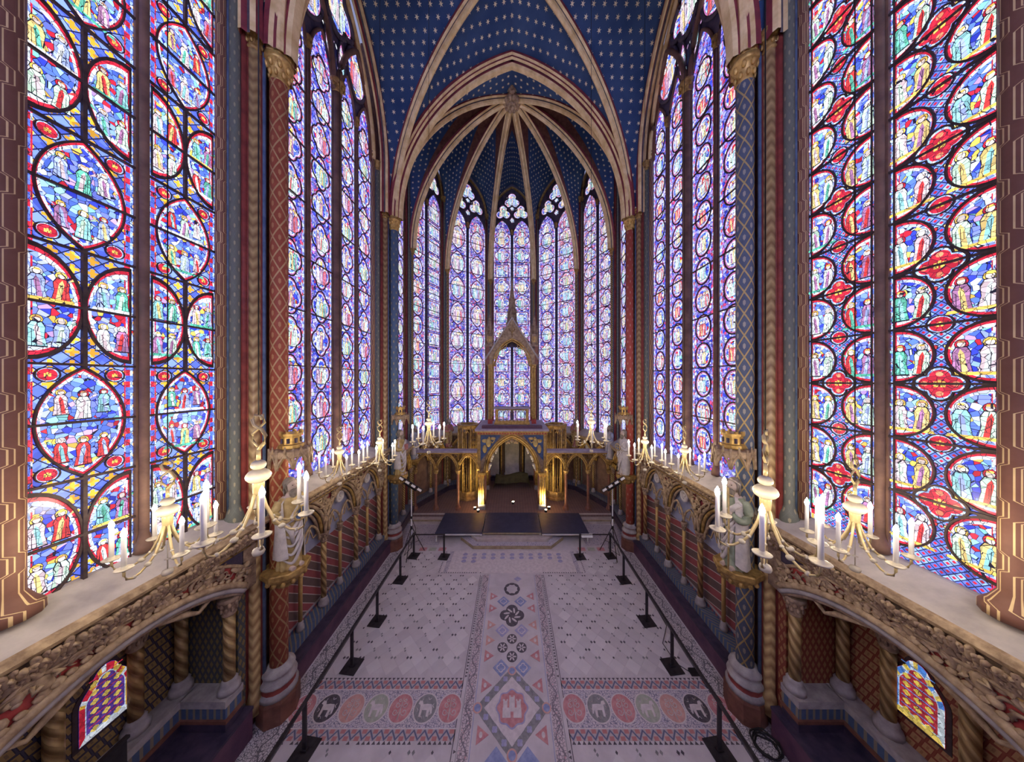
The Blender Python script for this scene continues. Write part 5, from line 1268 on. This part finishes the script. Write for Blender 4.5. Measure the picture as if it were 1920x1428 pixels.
# masonry closing the passage behind the arch
for x, w_, lab in ((0, .95, 'pale limewashed stone panel seen in the middle of the tribune arch'), (-1.2, .7, 'narrow pale stone panel at the blue pier side behind the tribune arch'), (1.2, .7, 'narrow pale stone panel at the red pier side behind the tribune arch')):
    o = MB().box(x - w_ / 2, x + w_ / 2, 17.45, 17.5, .75, 3.5).build('stone_panel', 'door_white', apse)
for s in (-1, 1):
    mb = MB(); mb.box(s * .62 - .10, s * .62 + .10, 17.3, 17.5, .75, 3.5); mb.build('panel_post', 'wood_dark', apse)
    mb = MB(); mb.lathe([(.05, .75), (.05, 3.5)], 8, s * .70, 17.28); mb.build('panel_post', 'gold', apse)
mb = MB(); rr = random.Random(11); rows = []
for i in range(17):
    row = []
    for j in range(13):
        x = -1.15 + 2.3 * i / 16; t = j / 12; y = 16.2 + .8 * t; env = math.sin(PI * min(1, t * 1.15 + .0) if t < .87 else 0.0) if False else max(0.0, math.sin(PI * (.05 + .9 * t)))
        row.append((x, y, ZA + .02 + (.78 + .10 * math.sin(x * 3)) * (env ** .45) * (1 if 0 < i < 16 else .02) + rr.uniform(-.02, .02)))
    rows.append(row)
mb.grid(rows); tag(mb.build('tarpaulin', 'tarp'), 'crumpled dark olive cover over an object behind the tribune arch', 'cover')
# ---------------------------------------------------------------- black stage decks
for x0, x1, y0, y1, lab in ((-3.35, -1.30, 11.43, 13.18, 'square black stage deck with white edge by the light blue pier'), (-1.28, 1.28, 11.50, 13.2, 'middle black stage deck lying over the altar steps'), (1.30, 3.35, 11.43, 13.18, 'square black stage deck with white edge by the plain red pier')):
    mid = x0 < 0 < x1; o = empty('stage_deck', ((x0 + x1) / 2, (y0 + y1) / 2, 0 if not mid else .25)); tag(o, lab, 'stage', None)
    zt = .385 if not mid else .40
    mb = MB(); mb.box(x0, x1, y0, y1, zt - .03, zt); B(mb, 'deck_board', 'deck', o)
    mb = MB(); mb.box(x0, x1, y0 - .012, y0 + .03, zt - .09, zt - .031); mb.box(x0, x0 + .03, y0, y1, zt - .09, zt - .031); mb.box(x1 - .03, x1, y0, y1, zt - .09, zt - .031)
    B(mb, 'deck_frame', 'alu' if not mid else 'step_gold', o)
    for x in (x0 + .05, x1 - .05):
        for y in (y0 + .05, y1 - .35):
            mb = MB(); mb.box(x - .025, x + .025, y - .025, y + .025, .25 if abs(x) < 1.8 else .14 if abs(x) < 2.3 else 0, zt - .08); B(mb, 'leg', 'alu', o)
# ---------------------------------------------------------------- barrier rails
for s in (-1, 1):
    ba = empty('barrier_rail', (s * 3.92, 6.4, 0)); tag(ba, 'dark metal barrier rail on posts guarding the %s' % ('gold-lozenge niche and light blue pier' if s < 0 else 'red-patterned niche and plain red pier'), 'barrier')
    Pz = .93
    for x, y in ((3.92, 3.55), (3.92, 4.97), (3.92, 6.44), (3.92, 7.65), (3.92, 9.23), (3.92, 10.5), (2.70, 10.45)):
        mb = MB(); mb.box(-.035, .035, -.018, .018, .03, Pz - .02); po = mb.build('post', 'rail_metal', ba, (s * (x - 3.92), y - 6.4, 0))
        mb = MB(); mb.box(-.19, .19, -.19, .19, .011, .03); mb.box(-.06, .06, -.04, .04, .03, .06); mb.build('base_plate', 'rail_metal', po, (0, 0, 0), (0, 0, .12 * s))
    mb = MB(); mb.box(-.03, .03, 2.0 - 6.4, 10.53 - 6.4, Pz - .03, Pz + .01); mb.build('handrail', 'rail_metal', ba)
    mb = MB(); a, b = sorted((0, -s * 1.25)); mb.box(a, b, 10.47 - 6.4 - .03, 10.47 - 6.4 + .03, Pz - .05, Pz - .03); mb.build('handrail', 'rail_metal', ba)
# sign clipped to the rail at the red pier side
sg_ = tag(MB().box(-.22, .22, -.01, .01, 0, .13).build('notice_sign', 'alu', None, (2.98, 10.41, .80), (-.5, 0, 0)), 'small pale notice plate on the barrier rail by the plain red pier', 'sign')
# ---------------------------------------------------------------- lamp stands
for s in (-1, 1):
    ls = empty('lamp_stand', (s * 4.06, 10.62, 0)); tag(ls, 'tall tripod stand with tilted bar of stage lamps by the %s' % ('light blue pier' if s < 0 else 'plain red pier'), 'lamp stand')
    mb = MB(); mb.lathe([(.028, .25), (.028, 1.5), (.022, 1.5), (.022, 2.75)], 10); mb.build('pole', 'alu', ls)
    for k in range(3):
        a = k * 2 * PI / 3 + .5; mb = MB(); mb.tube([(.02 * math.cos(a), .02 * math.sin(a), 1.1), (.50 * math.cos(a), .50 * math.sin(a), .012)], .014, 6); mb.tube([(.02 * math.cos(a), .02 * math.sin(a), .45), (.3 * math.cos(a), .3 * math.sin(a), .48)], .009, 5); mb.build('leg', 'black_metal', ls)
    mb = MB(); mb.lathe([(.045, 1.02), (.045, 1.16)], 10); mb.lathe([(.04, 1.45), (.04, 1.55)], 10); mb.build('collar', 'black_metal', ls)
    hd = MB(); hd.box(-.52, .52, -.03, .03, -.03, .03); hd.box(-.30, .30, -.05, .05, -.16, -.10); hd.build('lamp_bar', 'black_metal', ls, (s * -.02, 0, 2.85), (0, s * -.55 * -1 if False else (-.55 if s > 0 else .55), 0))
    for k in range(4):
        x = -.42 + k * .28; c, sn = math.cos(.55), math.sin(.55)
        mb = MB(); mb.box(-.10, .10, -.14, .02, -.055, .055); mb.build('lamp_head', 'black_metal', ls, (x * c, -.05, 2.86 + (x * sn * (1 if s > 0 else -1))), (-.35, -.55 if s > 0 else .55, 0))
        mb = MB(); mb.box(-.085, .085, -.155, -.141, -.04, .04); mb.build('lamp_lens', 'alu', ls, (x * c, -.05, 2.86 + (x * sn * (1 if s > 0 else -1))), (-.35, -.55 if s > 0 else .55, 0))
    mb = MB(); pts = [(s * .0, 0, 1.5)] + [(s * -.1 + .1 * math.sin(t), -.05, 1.3 - t * .2) for t in (0, 1, 2, 3, 4, 5)]; mb.tube([(x, y, max(.02, z)) for x, y, z in pts] + [(s * .25, -.1, .02), (s * .35, .4, .02)], .01, 5); mb.build('cable', 'cable', ls)
# ---------------------------------------------------------------- floor spotlights
for x, y, lab, up in ((-1.72, 13.36, 'small round floor spotlight in front of the pillar at the blue pier side', 1), (-1.92, 13.62, 'small floor spotlight beside the pillar at the blue pier side', 1), (1.72, 13.36, 'small round floor spotlight in front of the pillar at the red pier side', 1), (1.92, 13.66, 'small floor spotlight beside the pillar at the red pier side', 1), (.06, 14.25, 'single small floor spotlight under the middle of the tribune arch', 1)):
    o = empty('floor_spotlight', (x, y, ZA)); tag(o, lab, 'spotlight')
    mb = MB(); mb.lathe([(.07, 0.005), (.07, .03), (.05, .035), (.06, .05), (.07, .13), (.06, .13), (.05, .11)], 12); mb.build('housing', 'black_metal', o)
    mb = MB(); mb.lathe([(.055, .115), (.03, .122), (.001, .125)], 12); mb.build('lens', 'spot_bulb', o)
    li = bpy.data.lights.new('spotlight_beam', 'SPOT'); li.energy = 55 if abs(x) > 1 else 12; li.color = (1, .72, .34); li.spot_size = 1.5; li.spot_blend = .8; li.shadow_soft_size = .05
    lo = obj('spotlight_beam', li, o, (0, 0, .16)); lo.rotation_euler = (PI - .15 if y < 13.5 else PI, .35 * (-1 if x > 0 else 1) * (1 if abs(x) > 1.8 else 0), 0)
# ---------------------------------------------------------------- cables and small things on the floor
mb = MB()
for k in range(4): mb.tube([((.17 + .02 * k) * math.cos(2 * PI * q / 22) + .02 * math.sin(k * 3 + q), (.17 + .015 * k) * math.sin(2 * PI * q / 22), .03 + .03 * k + .012 * math.sin(q * 1.3 + k)) for q in range(22)], .014, 6, 0, True)
tag(mb.build('cable_coil', 'cable', None, (4.84, 5.0, .0)), 'coiled black cable lying on the floor by the slate blue pier', 'cable')
mb = MB(); mb.box(-.10, .10, -.07, .07, .003, .06); mb.tube([(.1, 0, .03), (.16, -.1, .02), (.17, -.3, .02), (.2, -.6, .02)], .008, 5); mb.tube([(-.1, 0, .03), (-.3, .2, .02), (-.35, .7, .02), (.05, 1.2, .02), (.1, 2.4, .02)], .008, 5)
tag(mb.build('power_strip', 'cable', None, (4.36, 6.30, .004)), 'black power strip with trailing lead near the slate blue pier base', 'power strip')
mb = MB(); mb.box(-.012, .012, -.32, .32, 0, 1.80); mb.box(-.03, .03, -.34, .34, 1.80, 1.84); mb.box(-.03, .03, -.34, .34, -.0, .04)
tag(mb.build('dark_panel', 'black_metal', None, (-5.58, 3.50, .004), (0, -.01, .02)), 'tall dark upright panel standing in the gold-lozenge niche', 'panel')
# ---------------------------------------------------------------- statues
def statue(loc, rz, robe, cloak, attr, label, hair='statue_hair', h=1.9):
    root = empty('saint_statue', loc, rz); tag(root, label, 'statue')        # local -y = front
    k = h / 1.9; mb = MB(); secs = [(.0, .20, .17), (.04, .22, .19), (.25, .20, .17), (.55, .195, .165), (.85, .20, .165), (1.05, .195, .15), (1.22, .205, .145), (1.38, .225, .14), (1.46, .20, .125), (1.50, .12, .10), (1.53, .07, .075), (1.62, .065, .07)]
    seg = 60; rows = []; secs = [tuple(a + (b - a) * u for a, b in zip(p0, p1)) for p0, p1 in zip(secs, secs[1:]) for u in (0, .34, .67)] + [secs[-1]]
    for z, rx, ry in secs:
        row = []
        for q in range(seg + 1):
            a = 2 * PI * q / seg; f = 1 + (.10 * abs(math.sin(5 * a + z * 1.6)) - .05 + .06 * math.sin(3 * a - z * 3.5) + .03 * math.sin(13 * a + z * 5)) * max(0, min(1, (1.35 - z) / .5))
            row.append((k * rx * f * math.cos(a), k * (ry * f * math.sin(a)) - .03 * k * math.sin(z * 1.9), k * z))
        rows.append(row)
    mb.grid(rows, 0, True, lambda i, q: 0 if i < 26 else 2)
    # arms: upper arm, forearm, with hands and fingers, in one mesh with the body
    def limb(pts, rad, mi): mb.tube(smooth([tuple(c * k for c in p) for p in pts], 3), smooth_r([r * k for r in rad], 3), 10, mi)
    for sg, hand in ((1, (.10, -.25, 1.18)), (-1, (-.13, -.24, 1.08))):
        limb([(sg * .19, 0, 1.44), (sg * .27, -.01, 1.28), (sg * .27, -.06, 1.10), (sg * .22, -.17, 1.08), (hand[0] + sg * .02, hand[1] + .02, hand[2])], [.075, .085, .08, .065, .042], 0)
        limb([(hand[0] + sg * .02, hand[1] + .02, hand[2]), (hand[0] - sg * .02, hand[1] - .02, hand[2] + .01), (hand[0] - sg * .06, hand[1] - .03, hand[2] + .015)], [.03, .042, .035], 2)
        for f in range(4):
            z = hand[2] + .045 - f * .022; l = (.055, .07, .065, .05)[f]
            limb([(hand[0] - sg * .05, hand[1] - .03, z), (hand[0] - sg * (.05 + l * .6), hand[1] - .045, z), (hand[0] - sg * (.05 + l), hand[1] - .025, z - .004)], [.011, .0105, .008], 2)
        limb([(hand[0], hand[1] - .02, hand[2] + .03), (hand[0] - sg * .02, hand[1] - .05, hand[2] + .07), (hand[0] - sg * .045, hand[1] - .055, hand[2] + .085)], [.014, .012, .009], 2)
    # head with face
    hz = 1.715
    def face(a, t):
        d = 1.0; fr = max(0, -math.sin(a)); lat = math.cos(t)           # front = -y; lat -1 top? (z = -cos)
        zz = -math.cos(t)
        d += .16 * fr ** 14 * math.exp(-((zz + .12) / .22) ** 2)          # nose
        for ex in (-.36, .36): d -= .07 * math.exp(-((math.cos(a) - ex) / .16) ** 2) * (1 if math.sin(a) < 0 else 0) * math.exp(-((zz - .08) / .12) ** 2)
        d += .05 * fr ** 4 * math.exp(-((zz - .26) / .10) ** 2) + .06 * fr ** 6 * math.exp(-((zz + .78) / .15) ** 2) - .03 * fr ** 10 * math.exp(-((zz + .5) / .05) ** 2)
        return d
    mb.ball((0, -.04 * k, hz * k), .10 * k, .115 * k, .14 * k, 32, 24, 2, face)
    for sg in (-1, 1):
        mb.ball((sg * .098 * k, -.02 * k, hz * k), .015 * k, .025 * k, .035 * k, 6, 5, 2); mb.ball((sg * .038 * k, -.138 * k, (hz + .012) * k), .017 * k, .010 * k, .010 * k, 8, 6, 3); limb([(sg * .016, -.157, hz + .036), (sg * .04, -.152, hz + .044), (sg * .066, -.128, hz + .034)], [.006, .008, .005], 2)
    for sg in (-1, 1): limb([(sg * .08, -.10, .04), (sg * .085, -.24, .03)], [.06, .045], 2)
    mb.build('body', [robe, cloak, 'statue_flesh', 'wood_dark'], root)
    c = MB(); rows = []; fold = lambda pts, rad: c.tube(smooth([tuple(k * w_ for w_ in p_) for p_ in pts], 5), smooth_r([k * r_ for r_ in rad], 5), 8)
    for q in range(6):                                # folds drawn across the front
        u_ = q / 5; fold([(.20 - .02 * q, -.10, 1.36 - .10 * q), (.08, -.185 - .01 * q, 1.20 - .13 * q), (-.08, -.18 - .008 * q, 1.02 - .17 * q), (-.20, -.10, 1.10 - .17 * q)], [.008, .030, .034, .008])
                                 # cloak wrapped over the shoulders and falling at one side
    for i in range(15):
        t = i / 14; z = 1.50 - 1.22 * t; row = []
        for q in range(15):
            a = -.30 * PI + (1.45 + .15 * t) * PI * q / 14 ; rr_ = (.225 + .05 * t) * (1 + .05 * math.sin(q * 2.3 + t * 4)); sh_ = .55 if t < .06 else 1
            row.append((k * rr_ * sh_ * 1.02 * math.cos(a), k * rr_ * sh_ * .82 * math.sin(a) - .02 * k, k * (z - .22 * max(0, math.cos(a)) * t)))
        rows.append(row)
    c.grid(rows); c.tube([(k * x, k * y, k * z) for x, y, z in ((.2, -.12, 1.40), (.05, -.19, 1.22), (-.12, -.2, 1.05), (-.22, -.12, .98))], [.05 * k, .06 * k, .05 * k, .04 * k], 8); c.tube([(k * x, k * y, k * z) for x, y, z in ((-.2, -.14, 1.02), (-.12, -.21, .8), (-.06, -.2, .5))], [.045 * k, .05 * k, .03 * k], 8); c.build('cloak', cloak, root)
    hm = MB()
    hm.ball((0, -.005 * k, (hz + .035) * k), .112 * k, .118 * k, .125 * k, 18, 12, 0, lambda a, t: 1 + .05 * math.sin(11 * a) + (-.14 if (math.sin(a) < -.35 and -math.cos(t) < .55) else 0)); hm.ball((0, .03 * k, (hz - .10) * k), .105 * k, .075 * k, .12 * k, 14, 8, 0, lambda a, t: 1 + .06 * math.sin(9 * a))
    hm.ball((0, -.112 * k, (hz - .15) * k), .072 * k, .055 * k, .12 * k, 20, 10, 0, lambda a, t: 1 + .12 * math.sin(7 * a + 4 * math.cos(t)))
    for sg in (-1, 1):
        for pts in (((.005, -.163, -.062), (.035, -.157, -.07), (.055, -.135, -.11), (.05, -.13, -.17)), ((.085, -.06, .08), (.115, -.03, .0), (.118, -.01, -.10), (.10, .0, -.20)), ((.06, -.11, .105), (.105, -.07, .06), (.112, -.06, -.02), (.10, -.07, -.12)), ((.03, -.13, .12), (.09, -.09, .10), (.118, -.03, .05), (.125, .0, -.05))):
            hm.tube([(sg * x * k, y * k, (hz + z) * k) for x, y, z in pts], [.012 * k, .02 * k, .02 * k, .010 * k], 7); hm.build('hair_and_beard', hair, root)
    if attr == 'disc':
        d = MB(); d.lathe([(.15, -.012), (.16, 0), (.15, .012), (.125, .014), (.12, .006), (.001, .006)], 24, mis=[0, 0, 0, 0, 1])
        d.box(-.12, .12, -.014, .014, .006, .016, 0); d.box(-.014, .014, -.12, .12, .006, .016, 0); d.build('consecration_disc', ['statue_gold', 'blue_paint'], root, (-.0, -.31 * k, 1.16 * k), (PI / 2, 0, 0))
    elif attr == 'staff':
        d = MB(); d.tube([(.10, -.30, .05), (.12, -.31, 1.0), (.10, -.30, 1.72)], .016, 8); d.tube([(.0, -.30, 1.58), (.2, -.30, 1.58)], .014, 6); d.build('cross_staff', 'statue_gold', root)
    else:
        d = MB(); d.box(-.09, .09, -.33, -.27, 1.05, 1.28); d.build('book', 'statue_rose', root)
    return root
for s, y, a in ((-1, P1, ('statue_gold', 'statue_pale', 'disc', 'bearded statue in yellow robe holding a cross disc on the red lattice pier')), (1, P1, ('statue_green', 'statue_pale', 'staff', 'statue in greenish robe with a cross staff on the slate blue pier')), (-1, P2, ('statue_gold', 'statue_pale', 'book', 'pale draped statue with gilded folds on the light blue pier')), (1, P2, ('statue_pale', 'statue_pale', 'disc', 'plain pale stone statue holding a disc on the plain red pier'))):
    # the figure stands on the console, in front of the shaft, turned to the nave and a little to the west
    statue((s * (5.0 - .30), y - .05, 3.10), (PI / 2 if s < 0 else -PI / 2) * (.86 if s < 0 else .86), *a)
for s in (-1, 1):
    for i, l in ((1, 'first'), (2, 'second')):
        c = Vector((s * V[i][0], V[i][1], 0)); d = (Vector((0, 13, 0)) - c).normalized(); p = c + d * .27
        statue((p.x, p.y, 3.0), math.atan2(d.y, d.x) + PI / 2, 'statue_rose' if i == 2 else 'statue_blue', 'statue_gold' if i == 2 else 'statue_pale', 'book', 'painted apse statue on the %s slender pier beyond the %s pier' % (l, 'light blue' if s < 0 else 'plain red'), h=1.75)
# ---------------------------------------------------------------- chandeliers
def make_chandelier():
    root = empty('candle_chandelier')        # origin at the lowest knob; candle pans at z = .33
    mb = MB(); mb.lathe([(.001, -.05), (.045, -.03), (.055, 0), (.045, .03), (.001, .045)], 12); mb.tube([(0, 0, .04), (0, 0, .40)], .006, 5); mb.lathe([(.001, .15), (.03, .165), (.001, .18)], 10); mb.build('pendant_knob', 'chand_cream', root)
    mb = MB(); mb.lathe([(.03, .60), (.045, .62), (.05, .72), (.045, .74)], 12); mb.build('stem', 'chand_gold', root); mb = MB(); mb.tube([(0, 0, .96), (0, 0, 1.10)], .018, 8); mb.build('hook_rod', 'chand_gold', root)
    mb = MB(); mb.ball((0, 0, .80), .105, .105, .075, 18, 10); mb.build('lower_ball', 'chand_cream', root)
    mb = MB(); mb.ball((0, 0, .915), .065, .065, .052, 16, 8); mb.build('upper_ball', 'chand_cream', root)
    mb = MB(); mb.tube([(.0, 0, 1.08), (.05, 0, 1.14), (.07, 0, 1.22), (.03, 0, 1.29), (-.04, 0, 1.33), (-.06, 0, 1.39), (-.03, 0, 1.44), (.02, 0, 1.43), (.03, 0, 1.39)], [.02, .018, .017, .016, .016, .016, .014, .012, .010], 8); mb.tube([(.0, 0, 1.10), (-.05, 0, 1.16), (-.06, 0, 1.24), (0, 0, 1.30), (.06, 0, 1.36), (.04, 0, 1.45)], .012, 6); mb.build('hook', 'chand_gold', root)
    am = MB(); am.tube([(.03, 0, .62), (.07, 0, .46), (.13, 0, .32), (.20, 0, .245), (.28, 0, .19), (.35, 0, .175), (.40, 0, .20), (.425, 0, .26), (.425, 0, .325)], [.014, .014, .013, .012, .012, .012, .012, .012, .012], 8); ame = am.mesh('arm', 'chand_gold')
    pan = MB().lathe([(.015, .305), (.03, .32), (.065, .33), (.075, .345), (.06, .347), (.025, .342), (.025, .37), (.001, .37)], 16).mesh('drip_pan', 'chand_cream')
    can = MB().lathe([(.021, .36), (.020, .70), (.018, .71), (.001, .71)], 14).mesh('candle', 'candle')
    fl = MB().lathe([(.010, .705), (.021, .722), (.025, .742), (.018, .772), (.006, .80), (.001, .81)], 10).mesh('flame_bulb', 'bulb')
    bd = [MB().ball((.205, 0, .24), .034, .028, .028, 10, 7).mesh('bead', 'chand_cream'), MB().ball((.335, 0, .178), .018, .022, .022, 8, 6).mesh('bead', 'chand_cream'), MB().ball((.14, 0, .31), .018, .022, .018, 8, 6).mesh('bead', 'chand_cream')]
    for k in range(6):
        a = obj('arm', ame, root, (0, 0, 0), (0, 0, k * PI / 3 + .2))
        [obj('bead', q, a) for q in bd]; c = (.425, 0, 0); obj('drip_pan', pan, a, c); obj('candle', can, a, c); obj('flame_bulb', fl, a, c)
    return root
proto = make_chandelier()
CH = [(-2.68, 2.78, 5.20, .10, 'before the red lattice pier, its big knob level with the statue'), (-4.48, 3.42, 4.52, .45, 'over the ledge above the gold-lozenge niche'), (-4.33, 6.6, 4.42, .2, 'over the ledge between the red lattice and light blue piers'), (-3.77, 7.5, 4.45, .6, 'just before the light blue pier'), (-2.31, 7.3, 5.02, .3, 'before the apse windows, next to the light blue pier'),
      (2.66, 2.76, 5.04, .55, 'before the slate blue pier, its big knob level with the statue'), (4.50, 3.45, 4.54, .15, 'over the ledge above the red-patterned niche'), (4.33, 6.6, 4.45, .5, 'over the ledge between the slate blue and plain red piers'), (3.79, 7.5, 4.47, .25, 'just before the plain red pier'), (2.20, 7.3, 5.06, .1, 'before the apse windows, next to the plain red pier'),
      (-4.50, 1.78, 4.72, .3, 'against the broad gilt mullion above the gold-lozenge niche'), (4.50, 1.78, 4.70, .3, 'against the broad gilt mullion above the red-patterned niche')]
for i, (x, y, z, a, lab) in enumerate(CH):
    o = proto if i == 0 else copy_tree(proto)
    o.location = (x, y, z); o.rotation_euler.z = a
    tag(o, 'cream candle chandelier hanging ' + lab, 'chandelier', 'candle chandeliers')
    zt = 20.6 - abs(x) * .25
    yb = (P0 + P1) / 2 if y < P1 else (P1 + P2) / 2
    # height of the vault over this point: walk up a little less than the web
    zt = {True: 19.2, False: 18.0}[abs(x) < 3.2] if abs(x) < 4 else 15.6
    mb = MB(); mb.tube([(0, 0, 1.42), (0, 0, zt - z)], .006, 5); mb.build('cable', 'cable', o)
